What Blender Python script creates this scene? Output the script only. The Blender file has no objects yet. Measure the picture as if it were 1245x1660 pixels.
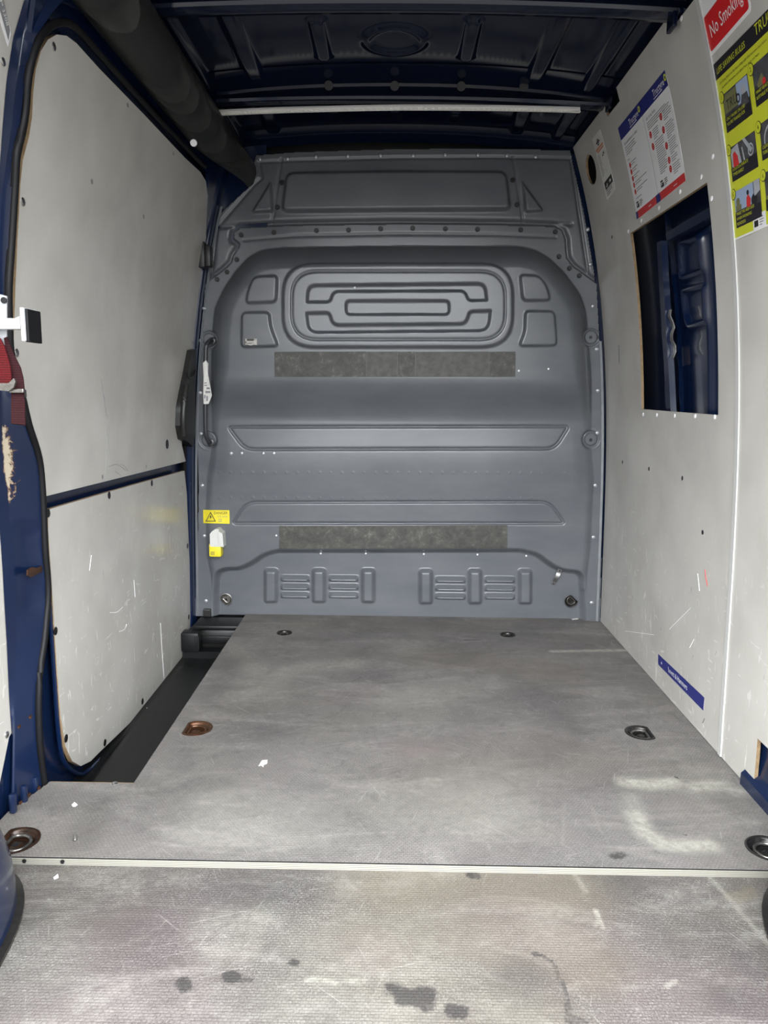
import bpy, bmesh, math, random
import numpy as np
from mathutils import Vector, Matrix
from mathutils.geometry import delaunay_2d_cdt

random.seed(4); np.random.seed(4)
scene = bpy.context.scene
COL = scene.collection
W, H = 1245.0, 1660.0

# ------------------------------------------------------------------ camera
F_PX = 1247.0
VPX, VPY, ROLL = 640.0, 632.0, math.radians(0.6)
CAM = np.array([0.0, 0.0, 0.992])
_c, _s = math.cos(ROLL), math.sin(ROLL)
def _unroll(px, py):
    u = px - W/2; v = H/2 - py
    return _c*u - _s*v, _s*u + _c*v
_u0, _v0 = _unroll(VPX, VPY)
_p = math.atan2(_v0, F_PX); _a = math.atan2(_u0, math.hypot(F_PX, _v0))
_Rp = np.array([[1,0,0],[0,math.cos(_p),math.sin(_p)],[0,-math.sin(_p),math.cos(_p)]])
_Rz = np.array([[math.cos(_a),-math.sin(_a),0],[math.sin(_a),math.cos(_a),0],[0,0,1]])
_R = _Rz @ _Rp
def ray(px, py):
    u, v = _unroll(px, py)
    return _R @ np.array([u, F_PX, v])
cam_data = bpy.data.cameras.new('camera')
cam = bpy.data.objects.new('camera', cam_data); COL.objects.link(cam)
cam_data.sensor_fit = 'VERTICAL'; cam_data.sensor_height = 36.0; cam_data.sensor_width = 27.0
cam_data.lens = F_PX/H*36.0; cam_data.clip_start = 0.02; cam_data.clip_end = 100
_fw = ray(W/2, H/2); _rt = ray(W/2+1, H/2)-_fw; _up = ray(W/2, H/2-1)-_fw
_fw = _fw/np.linalg.norm(_fw)
M4 = Matrix.Identity(4)
for i in range(3):
    M4[i][0] = _rt[i]; M4[i][1] = _up[i]; M4[i][2] = -_fw[i]; M4[i][3] = CAM[i]
cam.matrix_world = M4
scene.camera = cam

# ------------------------------------------------------------------ world, light, exposure
REAR_Y = 0.60                      # open rear doorway of the van
world = bpy.data.worlds.new('overcast_sky'); scene.world = world
world.use_nodes = True
nt = world.node_tree; nt.nodes.clear()
wo = nt.nodes.new('ShaderNodeOutputWorld'); bg = nt.nodes.new('ShaderNodeBackground')
tc = nt.nodes.new('ShaderNodeTexCoord'); sx = nt.nodes.new('ShaderNodeSeparateXYZ')
rp = nt.nodes.new('ShaderNodeValToRGB')
mp = nt.nodes.new('ShaderNodeMapRange'); mp.inputs[1].default_value = -1; mp.inputs[2].default_value = 1
nt.links.new(tc.outputs['Generated'], sx.inputs[0]); nt.links.new(sx.outputs[2], mp.inputs[0])
nt.links.new(mp.outputs[0], rp.inputs[0]); nt.links.new(rp.outputs[0], bg.inputs[0]); nt.links.new(bg.outputs[0], wo.inputs[0])
el = rp.color_ramp.elements
el[0].position = 0.0; el[0].color = (.07,.07,.07,1)
el[1].position = 1.0; el[1].color = (.74,.77,.80,1)
e = el.new(0.49); e.color = (.085,.085,.085,1)
e = el.new(0.52); e.color = (.20,.203,.205,1)
e = el.new(0.62); e.color = (.83,.86,.89,1)
e = el.new(0.74); e.color = (.95,.98,1.01,1)
bg.inputs[1].default_value = 18.5
scene.view_settings.view_transform = 'Standard'
scene.view_settings.look = 'None'
scene.view_settings.gamma = 1.0
scene.view_settings.use_curve_mapping = False
scene.view_settings.exposure = 0.0

# ------------------------------------------------------------------ placement helpers (photo pixel -> real place)
def onZ(px, py, z=0.0):
    d = ray(px, py); return CAM + d*((z-CAM[2])/d[2])
def onY(px, py, y):
    d = ray(px, py); return CAM + d*(y/d[1])
def onX(px, py, x):
    d = ray(px, py); return CAM + d*(x/d[0])
_pc = np.polyfit([-.2,0,.3,.56,1.0,1.35,1.64,1.92,2.0],[.916,.915,.908,.898,.881,.846,.783,.707,.683],4)
def P(z):
    return np.polyval(_pc, np.clip(z,-.3,2.06))
def onSide(px, py, s, off):
    """point on the curved body side (s=+1 right, -1 left), off metres inboard; returns (Y, z)"""
    d = ray(px, py); x = .85
    for _ in range(60):
        t = s*x/d[0]; z = CAM[2]+t*d[2]; x = .5*x+.5*(P(z)-off)
    q = CAM + d*t
    return (float(q[1]), float(q[2]))
def sideXYZ(y, z, s, off):
    return (float(s*(P(z)-off)), y, z)

# ------------------------------------------------------------------ object helpers
def put(o, parent=None):
    COL.objects.link(o)
    if parent is not None:
        o.parent = parent
        o.matrix_parent_inverse = parent.matrix_world.inverted()
    return o
def tag(o, label=None, cat=None, group=None, kind=None):
    if label: o['label'] = label
    if cat: o['category'] = cat
    if group: o['group'] = group
    if kind: o['kind'] = kind
    return o
def empty(name, loc, label, cat, group=None, kind=None):
    o = bpy.data.objects.new(name, None); o.location = loc; o.empty_display_size = .05
    COL.objects.link(o); bpy_mat(o, loc)
    return tag(o, label, cat, group, kind)
def bpy_mat(o, loc):
    o.matrix_world = Matrix.Translation(Vector(loc))
class MB:
    def __init__(s): s.v=[]; s.f=[]; s.m=[]
    def add(s, v, f, m=0):
        n=len(s.v); s.v += [tuple(map(float,q)) for q in v]; s.f += [tuple(i+n for i in q) for q in f]; s.m += [m]*len(f); return s
    def box(s, c, d, m=0, R=None, bev=0):
        bm=bmesh.new(); bmesh.ops.create_cube(bm,size=1)
        for q in bm.verts: q.co=Vector((q.co.x*d[0],q.co.y*d[1],q.co.z*d[2]))
        if bev: bmesh.ops.bevel(bm,geom=list(bm.edges),offset=bev,segments=2,affect='EDGES',profile=.5)
        vs=[]
        bm.verts.ensure_lookup_table()
        for q in bm.verts:
            p=q.co.copy()
            if R is not None: p=R@p
            vs.append((p.x+c[0],p.y+c[1],p.z+c[2]))
        fs=[[q.index for q in f.verts] for f in bm.faces]; bm.free()
        return s.add(vs,fs,m)
    def loft(s, loops, closed=True, cap0=False, cap1=False, m=0):
        n=len(loops[0]); vs=[q for l in loops for q in l]; fs=[]
        for i in range(len(loops)-1):
            for j in range(n if closed else n-1):
                k=(j+1)%n
                fs.append((i*n+j,i*n+k,(i+1)*n+k,(i+1)*n+j))
        if cap0: fs.append(tuple(reversed(range(n))))
        if cap1: fs.append(tuple((len(loops)-1)*n+j for j in range(n)))
        return s.add(vs,fs,m)
    def tube(s, path, r, n=10, m=0, caps=True):
        path=[Vector(p) for p in path]; loops=[]
        up=Vector((0.13,0.31,1)).normalized()
        for i,p in enumerate(path):
            a=path[max(i-1,0)]; b=path[min(i+1,len(path)-1)]
            t=(b-a).normalized()
            x=t.cross(up)
            if x.length<1e-4: x=t.cross(Vector((1,0,0)))
            x.normalize(); y=x.cross(t)
            rr=r[i] if isinstance(r,(list,tuple)) else r
            loops.append([tuple(p+x*(rr*math.cos(2*math.pi*k/n))+y*(rr*math.sin(2*math.pi*k/n))) for k in range(n)])
        return s.loft(loops,True,caps,caps,m)
    def prism(s, poly3, ext, m=0):
        """polygon (list of 3d points) extruded by vector ext"""
        n=len(poly3); a=[tuple(p) for p in poly3]; b=[(p[0]+ext[0],p[1]+ext[1],p[2]+ext[2]) for p in poly3]
        fs=[tuple(range(n)),tuple(reversed(range(n,2*n)))]+[(i,i+n,(i+1)%n+n,(i+1)%n) for i in range(n)]
        return s.add(a+b,fs,m)
    def disc(s, c, ax, r, h, n=16, m=0, dome=0.0):
        ax=Vector(ax).normalized(); x=ax.orthogonal().normalized(); y=ax.cross(x); c=Vector(c)
        L=[[c+x*(r*math.cos(2*math.pi*k/n))+y*(r*math.sin(2*math.pi*k/n)) for k in range(n)]]
        L.append([p+ax*h for p in L[0]])
        if dome:
            for a in (.35,.7,.93):
                rr=r*math.cos(a*math.pi/2); hh=h+dome*math.sin(a*math.pi/2)
                L.append([c+ax*hh+x*(rr*math.cos(2*math.pi*k/n))+y*(rr*math.sin(2*math.pi*k/n)) for k in range(n)])
        return s.loft(L,True,True,True,m)
    def build(s, name, mats, parent=None, smooth=False, auto=None):
        me=bpy.data.meshes.new(name); me.from_pydata(s.v,[],s.f)
        if not isinstance(mats,(list,tuple)): mats=[mats]
        for q in mats: me.materials.append(q)
        if len(mats)>1: me.polygons.foreach_set('material_index',s.m)
        bm=bmesh.new(); bm.from_mesh(me); bmesh.ops.recalc_face_normals(bm,faces=bm.faces); bm.to_mesh(me); bm.free()
        if smooth:
            me.polygons.foreach_set('use_smooth',[True]*len(me.polygons))
            me.set_sharp_from_angle(angle=math.radians(auto or 40))
        me.update()
        o=bpy.data.objects.new(name,me)
        return put(o,parent)

def pip(px, py, poly):
    """vectorised point in polygon"""
    px=np.asarray(px); py=np.asarray(py); ins=np.zeros(px.shape,bool)
    n=len(poly)
    for i in range(n):
        x1,y1=poly[i]; x2,y2=poly[(i+1)%n]
        c=((y1>py)!=(y2>py))
        with np.errstate(divide='ignore',invalid='ignore'):
            xx=(x2-x1)*(py-y1)/((y2-y1) if y2!=y1 else 1e-12)+x1
        ins^=c&(px<xx)
    return ins
def sdf(x, y, poly):
    """positive inside"""
    d=np.full(x.shape,1e9)
    n=len(poly)
    for i in range(n):
        ax,ay=poly[i]; bx,by=poly[(i+1)%n]
        ex,ey=bx-ax,by-ay; L=ex*ex+ey*ey+1e-15
        t=np.clip(((x-ax)*ex+(y-ay)*ey)/L,0,1)
        d=np.minimum(d,np.hypot(x-ax-t*ex,y-ay-t*ey))
    return np.where(pip(x,y,poly),d,-d)
def segd(x, y, pts):
    d=np.full(x.shape,1e9)
    for (ax,ay),(bx,by) in zip(pts[:-1],pts[1:]):
        ex,ey=bx-ax,by-ay; L=ex*ex+ey*ey+1e-15
        t=np.clip(((x-ax)*ex+(y-ay)*ey)/L,0,1)
        d=np.minimum(d,np.hypot(x-ax-t*ex,y-ay-t*ey))
    return d
def sst(t):
    t=np.clip(t,0,1); return t*t*(3-2*t)
def rpoly(pts, r, n=6):
    """round the corners of a polygon; r scalar or list"""
    out=[]; N=len(pts)
    for i in range(N):
        p=Vector(pts[i]); a=Vector(pts[i-1]); b=Vector(pts[(i+1)%N]); rr=r[i] if isinstance(r,(list,tuple)) else r
        u=(a-p); v=(b-p); lu=u.length; lv=v.length
        q=min(rr,lu*.48,lv*.48)
        if q<=1e-6: out.append(tuple(p)); continue
        s0=p+u*(q/lu); s1=p+v*(q/lv)
        for k in range(n+1):
            t=k/n; w=(1-t)**2*s0+2*t*(1-t)*p+t*t*s1; out.append((w.x,w.y))
    return out
def rrect(x0,y0,x1,y1,r,n=6):
    return rpoly([(x0,y0),(x1,y0),(x1,y1),(x0,y1)],r,n)
def resample(poly, step):
    out=[]
    for i in range(len(poly)):
        a=poly[i]; b=poly[(i+1)%len(poly)]; L=math.hypot(b[0]-a[0],b[1]-a[1]); k=max(1,int(math.ceil(L/step)))
        for j in range(k): out.append((a[0]+(b[0]-a[0])*j/k,a[1]+(b[1]-a[1])*j/k))
    return out
def smooth_path(pts, n=8):
    """Catmull-Rom through points"""
    P_=[np.array(p,float) for p in pts]; out=[]
    for i in range(len(P_)-1):
        p0=P_[max(i-1,0)]; p1=P_[i]; p2=P_[i+1]; p3=P_[min(i+2,len(P_)-1)]
        for k in range(n):
            t=k/n
            out.append(.5*((2*p1)+(-p0+p2)*t+(2*p0-5*p1+4*p2-p3)*t*t+(-p0+3*p1-3*p2+p3)*t**3))
    out.append(P_[-1]); return out

def side_sheet(name, outline, s, off, thick, mats, parent=None, holes=(), step=.06, smooth=True, tagd=None):
    """sheet following the curved body side; outline in (Y,z); material 0 face, 1 edge"""
    o=resample(outline,step); pts=list(o); edges=[(i,(i+1)%len(o)) for i in range(len(o))]
    hs=[]
    for h in holes:
        h=resample(h,step); n=len(pts); pts+=h; edges+=[(n+i,n+(i+1)%len(h)) for i in range(len(h))]; hs.append(h)
    ys=[p[0] for p in o]; zs=[p[1] for p in o]
    gx,gz=np.meshgrid(np.arange(min(ys)+step/2,max(ys),step*2.5),np.arange(min(zs)+step/2,max(zs),step))
    gx=gx.ravel(); gz=gz.ravel()
    ok=sdf(gx,gz,o)>step*.35
    for h in hs: ok&=sdf(gx,gz,h)<-step*.35
    pts+=list(zip(gx[ok].tolist(),gz[ok].tolist()))
    vv,ee,ff,_,_,_=delaunay_2d_cdt([Vector(p) for p in pts],edges,[],0,1e-6)
    cx=np.array([sum(vv[i].x for i in f)/3 for f in ff]); cz=np.array([sum(vv[i].y for i in f)/3 for f in ff])
    keep=pip(cx,cz,o)
    for h in hs: keep&=~pip(cx,cz,h)
    F=[tuple(f) for f,k in zip(ff,keep) if k]
    n=len(vv)
    A=[sideXYZ(v.x,v.y,s,off) for v in vv]; B=[sideXYZ(v.x,v.y,s,off-thick) for v in vv]
    cnt={}
    for f in F:
        for i in range(3):
            e=(f[i],f[(i+1)%3]); k=tuple(sorted(e)); cnt.setdefault(k,[]).append(e)
    mb=MB(); mb.add(A+B,F+[tuple(i+n for i in reversed(f)) for f in F],0)
    eds=[v[0] for v in cnt.values() if len(v)==1]
    mb.f+=[(a,a+n,b+n,b) for a,b in eds]; mb.m+=[1 if isinstance(mats,(list,tuple)) and len(mats)>1 else 0]*len(eds)
    ob=mb.build(name,mats,parent,smooth=smooth,auto=35)
    return ob
def px_side(pts, s, off):
    return [onSide(x,y,s,off) for x,y in pts]

def grid_mesh(name, X, Y, Z, mask, mats, parent=None, attrs=None, flip=False):
    """structured grid (arrays n x m) to a mesh; mask (n-1)x(m-1) keeps faces"""
    n,m=X.shape
    idx=np.arange(n*m).reshape(n,m)
    q=np.stack([idx[:-1,:-1],idx[:-1,1:],idx[1:,1:],idx[1:,:-1]],-1)[mask]
    if flip: q=q[:,::-1]
    used=np.unique(q); re=np.full(n*m,-1); re[used]=np.arange(len(used)); q=re[q]
    co=np.stack([X.ravel(),Y.ravel(),Z.ravel()],-1)[used].astype(np.float32)
    me=bpy.data.meshes.new(name)
    me.vertices.add(len(co)); me.vertices.foreach_set('co',co.ravel())
    nf=len(q); me.loops.add(nf*4); me.polygons.add(nf)
    me.loops.foreach_set('vertex_index',q.ravel().astype(np.int32))
    me.polygons.foreach_set('loop_start',np.arange(0,nf*4,4,dtype=np.int32))
    me.polygons.foreach_set('loop_total',np.full(nf,4,np.int32))
    me.polygons.foreach_set('use_smooth',np.ones(nf,bool))
    me.update(calc_edges=True); me.validate()
    for k,a in (attrs or {}).items():
        at=me.attributes.new(k,'FLOAT','POINT'); at.data.foreach_set('value',a.ravel()[used].astype(np.float32))
    for q_ in (mats if isinstance(mats,(list,tuple)) else [mats]): me.materials.append(q_)
    o=bpy.data.objects.new(name,me)
    return put(o,parent)

# ------------------------------------------------------------------ materials
def mat(name, col, rough=.5, metal=0, spec=.5, coat=0, coat_r=.05, var=None, bump=None, emit=None):
    """var=(scale, colour2, amount) noise colour variation; bump=(scale,strength,dist)"""
    m=bpy.data.materials.new(name); m.use_nodes=True; t=m.node_tree; b=t.nodes['Principled BSDF']
    b.inputs['Base Color'].default_value=(*col,1); b.inputs['Roughness'].default_value=rough
    b.inputs['Metallic'].default_value=metal; b.inputs['Specular IOR Level'].default_value=spec
    b.inputs['Coat Weight'].default_value=coat; b.inputs['Coat Roughness'].default_value=coat_r
    g=t.nodes.new('ShaderNodeNewGeometry')
    if var:
        n=t.nodes.new('ShaderNodeTexNoise'); n.inputs['Scale'].default_value=var[0]; n.inputs['Detail'].default_value=6; n.inputs['Roughness'].default_value=.65
        t.links.new(g.outputs['Position'],n.inputs['Vector'])
        r=t.nodes.new('ShaderNodeMapRange'); r.inputs[1].default_value=.5-.25; r.inputs[2].default_value=.5+.25; r.inputs[4].default_value=var[2]
        t.links.new(n.outputs[0],r.inputs[0])
        mx=t.nodes.new('ShaderNodeMix'); mx.data_type='RGBA'
        mx.inputs[6].default_value=(*col,1); mx.inputs[7].default_value=(*var[1],1)
        t.links.new(r.outputs[0],mx.inputs[0]); t.links.new(mx.outputs[2],b.inputs['Base Color'])
    if bump:
        n=t.nodes.new('ShaderNodeTexNoise'); n.inputs['Scale'].default_value=bump[0]; n.inputs['Detail'].default_value=4
        t.links.new(g.outputs['Position'],n.inputs['Vector'])
        bp=t.nodes.new('ShaderNodeBump'); bp.inputs['Strength'].default_value=bump[1]; bp.inputs['Distance'].default_value=bump[2]
        t.links.new(n.outputs[0],bp.inputs['Height']); t.links.new(bp.outputs[0],b.inputs['Normal'])
    if emit:
        b.inputs['Emission Color'].default_value=(*emit[0],1); b.inputs['Emission Strength'].default_value=emit[1]
    return m
NAVY=(.0035,.0105,.038)
M={}
M['navy']=mat('navy_paint',NAVY,.22,0,.45,.25,.06)
M['roof']=mat('navy_roof_paint',(.0035,.0065,.020),.10,0,.42)
M['black']=mat('black_plastic',(.014,.0138,.013),.40,0,.5,bump=(900,.08,.001))
M['rubber']=mat('black_rubber',(.006,.006,.007),.5,0,.2)
M['steel']=mat('zinc_steel',(.6,.6,.6),.3,1)
M['bolt']=mat('dark_bolt',(.010,.010,.011),.4,.2)
M['rivet']=mat('grey_rivet',(.42,.43,.45),.35,.6)
M['ply_edge']=mat('ply_edge',(.30,.21,.115),.8,var=(60,(.16,.10,.05),.9))
M['white']=mat('white_print',(.74,.74,.74),.45)
M['paper']=mat('white_paper',(.72,.71,.67),.6,var=(120,(.45,.44,.42),.6))
M['ink']=mat('black_ink',(.015,.015,.015),.5)
M['grey_ink']=mat('grey_ink',(.20,.20,.21),.55)
M['blueprint']=mat('blue_print',(.012,.018,.16),.35)
M['redprint']=mat('red_print',(.55,.03,.03),.4)
M['red']=mat('sign_red',(.60,.015,.018),.35)
M['yellow']=mat('poster_yellow',(.54,.57,.03),.35)
M['plug_yellow']=mat('plug_yellow',(.80,.68,.03),.4,var=(50,(.5,.4,.03),.4))
M['plug_white']=mat('plug_white',(.58,.58,.55),.5)
M['poster_black']=mat('poster_black',(.016,.014,.018),.3)
M['photo_grey']=mat('photo_grey',(.09,.09,.095),.35,var=(40,(.02,.02,.022),.9))
M['photo_light']=mat('photo_light',(.42,.44,.46),.35,var=(30,(.2,.22,.25),.6))
M['photo_sky']=mat('photo_sky',(.30,.38,.52),.35)
M['photo_green']=mat('photo_olive',(.16,.16,.07),.35)
M['pink']=mat('sign_pink_ring',(.55,.02,.12),.35)
M['orange']=mat('orange_print',(.60,.20,.08),.5)
M['webbing']=mat('red_webbing',(.036,.007,.009),.85,0,.2,bump=(500,.6,.002),var=(60,(.030,.007,.009),.8))
M['webbing2']=mat('bright_red_webbing',(.12,.005,.007),.85,0,.2,bump=(500,.6,.002),var=(50,(.07,.008,.010),.8))
def weave_stripes(m,period):
    t=m.node_tree; b=t.nodes['Principled BSDF']; g=t.nodes.new('ShaderNodeNewGeometry')
    w=t.nodes.new('ShaderNodeTexWave'); w.bands_direction='Z'; w.inputs['Scale'].default_value=.314/period; w.inputs['Distortion'].default_value=.4
    t.links.new(g.outputs['Position'],w.inputs['Vector'])
    src=b.inputs['Base Color'].links[0].from_socket
    mx=t.nodes.new('ShaderNodeMix'); mx.data_type='RGBA'; mx.blend_type='MULTIPLY'
    r=t.nodes.new('ShaderNodeMapRange'); r.inputs[3].default_value=.75; r.inputs[4].default_value=0; t.links.new(w.outputs[1],r.inputs[0])
    t.links.new(r.outputs[0],mx.inputs[0]); t.links.new(src,mx.inputs[6]); mx.inputs[7].default_value=(.25,.25,.25,1)
    t.links.new(mx.outputs[2],b.inputs['Base Color'])
weave_stripes(M['webbing'],.0045); weave_stripes(M['webbing2'],.0045)
M['white_paint']=mat('white_paint',(.52,.53,.54),.4,var=(45,(.45,.45,.45),.35))
M['galv']=mat('galvanised',(.55,.57,.60),.4,.7,var=(30,(.4,.42,.45),.8))
M['rust']=mat('rusty_steel',(.030,.020,.014),.35,.6,var=(60,(.16,.065,.028),.85),bump=(200,.3,.001))
M['blackmetal']=mat('black_metal',(.015,.015,.016),.22,.5,var=(120,(.05,.045,.04),.7))
M['chrome']=mat('worn_chrome',(.35,.34,.32),.28,.9,var=(90,(.08,.07,.06),.8))
M['seam']=mat('seam_strip',(.47,.47,.455),.45)
M['led']=mat('led_white',(.85,.84,.76),.4)
M['led_body']=mat('led_channel',(.80,.79,.76),.35)
M['handle']=mat('handle_grey',(.035,.036,.040),.3)
M['tread']=mat('black_tread',(.004,.0042,.0045),.42,0,.3,bump=(260,.35,.002),var=(14,(.014,.0145,.015),.6))

def ply_material():
    m=bpy.data.materials.new('ply_face'); m.use_nodes=True; t=m.node_tree; b=t.nodes['Principled BSDF']; L=t.links.new
    g=t.nodes.new('ShaderNodeNewGeometry')
    n=t.nodes.new('ShaderNodeTexNoise'); n.inputs['Scale'].default_value=5; n.inputs['Detail'].default_value=5
    L(g.outputs['Position'],n.inputs['Vector'])
    r=t.nodes.new('ShaderNodeValToRGB'); r.color_ramp.elements[0].color=(.445,.428,.392,1); r.color_ramp.elements[1].color=(.51,.492,.455,1)
    r.color_ramp.elements[0].position=.35; r.color_ramp.elements[1].position=.65
    L(n.outputs[0],r.inputs[0])
    # light scratches
    def scratch(scale, lo, hi, rot):
        mpn=t.nodes.new('ShaderNodeMapping'); mpn.inputs['Scale'].default_value=scale; mpn.inputs['Rotation'].default_value=rot
        L(g.outputs['Position'],mpn.inputs['Vector'])
        w=t.nodes.new('ShaderNodeTexNoise'); w.inputs['Scale'].default_value=1; w.inputs['Detail'].default_value=3; w.inputs['Distortion'].default_value=.6
        L(mpn.outputs[0],w.inputs['Vector'])
        rr=t.nodes.new('ShaderNodeMapRange'); rr.inputs[1].default_value=lo; rr.inputs[2].default_value=hi
        L(w.outputs[0],rr.inputs[0]); return rr.outputs[0]
    # scuffs only low on the walls
    sp=t.nodes.new('ShaderNodeSeparateXYZ'); L(g.outputs['Position'],sp.inputs[0])
    hm=t.nodes.new('ShaderNodeMapRange'); hm.inputs[1].default_value=.75; hm.inputs[2].default_value=.15; L(sp.outputs[2],hm.inputs[0])
    a=scratch((8,60,16),.645,.685,(.5,0,0)); bq=scratch((10,14,62),.66,.70,(-.3,0,0))
    ad=t.nodes.new('ShaderNodeMath'); ad.operation='ADD'; L(a,ad.inputs[0]); L(bq,ad.inputs[1])
    mu=t.nodes.new('ShaderNodeMath'); mu.operation='MULTIPLY'; mu.use_clamp=True; L(ad.outputs[0],mu.inputs[0]); L(hm.outputs[0],mu.inputs[1])
    mx=t.nodes.new('ShaderNodeMix'); mx.data_type='RGBA'; mx.inputs[7].default_value=(.62,.60,.56,1)
    L(mu.outputs[0],mx.inputs[0]); L(r.outputs[0],mx.inputs[6])
    dk=scratch((12,50,14),.735,.765,(.9,0,0))
    m2=t.nodes.new('ShaderNodeMath'); m2.operation='MULTIPLY'; L(dk,m2.inputs[0]); L(hm.outputs[0],m2.inputs[1])
    mx2=t.nodes.new('ShaderNodeMix'); mx2.data_type='RGBA'; mx2.inputs[7].default_value=(.22,.21,.19,1)
    L(m2.outputs[0],mx2.inputs[0]); L(mx.outputs[2],mx2.inputs[6])
    L(mx2.outputs[2],b.inputs['Base Color'])
    b.inputs['Roughness'].default_value=.24; b.inputs['Specular IOR Level'].default_value=.45
    n2=t.nodes.new('ShaderNodeTexNoise'); n2.inputs['Scale'].default_value=400
    L(g.outputs['Position'],n2.inputs['Vector'])
    bp=t.nodes.new('ShaderNodeBump'); bp.inputs['Strength'].default_value=.08; bp.inputs['Distance'].default_value=.001
    L(n2.outputs[0],bp.inputs['Height']); L(bp.outputs[0],b.inputs['Normal'])
    return m
M['ply']=ply_material()

def bulk_material():
    m=bpy.data.materials.new('bulkhead_grey'); m.use_nodes=True; t=m.node_tree; b=t.nodes['Principled BSDF']; L=t.links.new
    g=t.nodes.new('ShaderNodeNewGeometry')
    mpn=t.nodes.new('ShaderNodeMapping'); mpn.inputs['Scale'].default_value=(3,3,9); L(g.outputs['Position'],mpn.inputs['Vector'])
    n=t.nodes.new('ShaderNodeTexNoise'); n.inputs['Scale'].default_value=1; n.inputs['Detail'].default_value=7; n.inputs['Roughness'].default_value=.6
    L(mpn.outputs[0],n.inputs['Vector'])
    r=t.nodes.new('ShaderNodeValToRGB'); r.color_ramp.elements[0].position=.3; r.color_ramp.elements[1].position=.75
    r.color_ramp.elements[0].color=(.093,.099,.112,1); r.color_ramp.elements[1].color=(.124,.130,.141,1)
    L(n.outputs[0],r.inputs[0]); L(r.outputs[0],b.inputs['Base Color'])
    rr=t.nodes.new('ShaderNodeMapRange'); rr.inputs[3].default_value=.19; rr.inputs[4].default_value=.28; L(n.outputs[0],rr.inputs[0])
    L(rr.outputs[0],b.inputs['Roughness']); b.inputs['Specular IOR Level'].default_value=.5
    return m
M['bulk']=bulk_material()

def tape_material():
    m=bpy.data.materials.new('dark_tape'); m.use_nodes=True; t=m.node_tree; b=t.nodes['Principled BSDF']; L=t.links.new
    g=t.nodes.new('ShaderNodeNewGeometry')
    n=t.nodes.new('ShaderNodeTexNoise'); n.inputs['Scale'].default_value=26; n.inputs['Detail'].default_value=10; n.inputs['Roughness'].default_value=.78; n.inputs['Distortion'].default_value=.35
    L(g.outputs['Position'],n.inputs['Vector'])
    r=t.nodes.new('ShaderNodeValToRGB'); r.color_ramp.elements[0].position=.36; r.color_ramp.elements[1].position=.72
    r.color_ramp.elements[0].color=(.022,.022,.018,1); r.color_ramp.elements[1].color=(.17,.165,.145,1)
    e=r.color_ramp.elements.new(.56); e.color=(.055,.053,.045,1)
    L(n.outputs[0],r.inputs[0]); L(r.outputs[0],b.inputs['Base Color']); b.inputs['Roughness'].default_value=.55
    return m
M['tape']=tape_material()
M['tape2']=mat('dark_tape_worn',(.030,.029,.025),.55,var=(34,(.105,.102,.09),.75))

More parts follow.
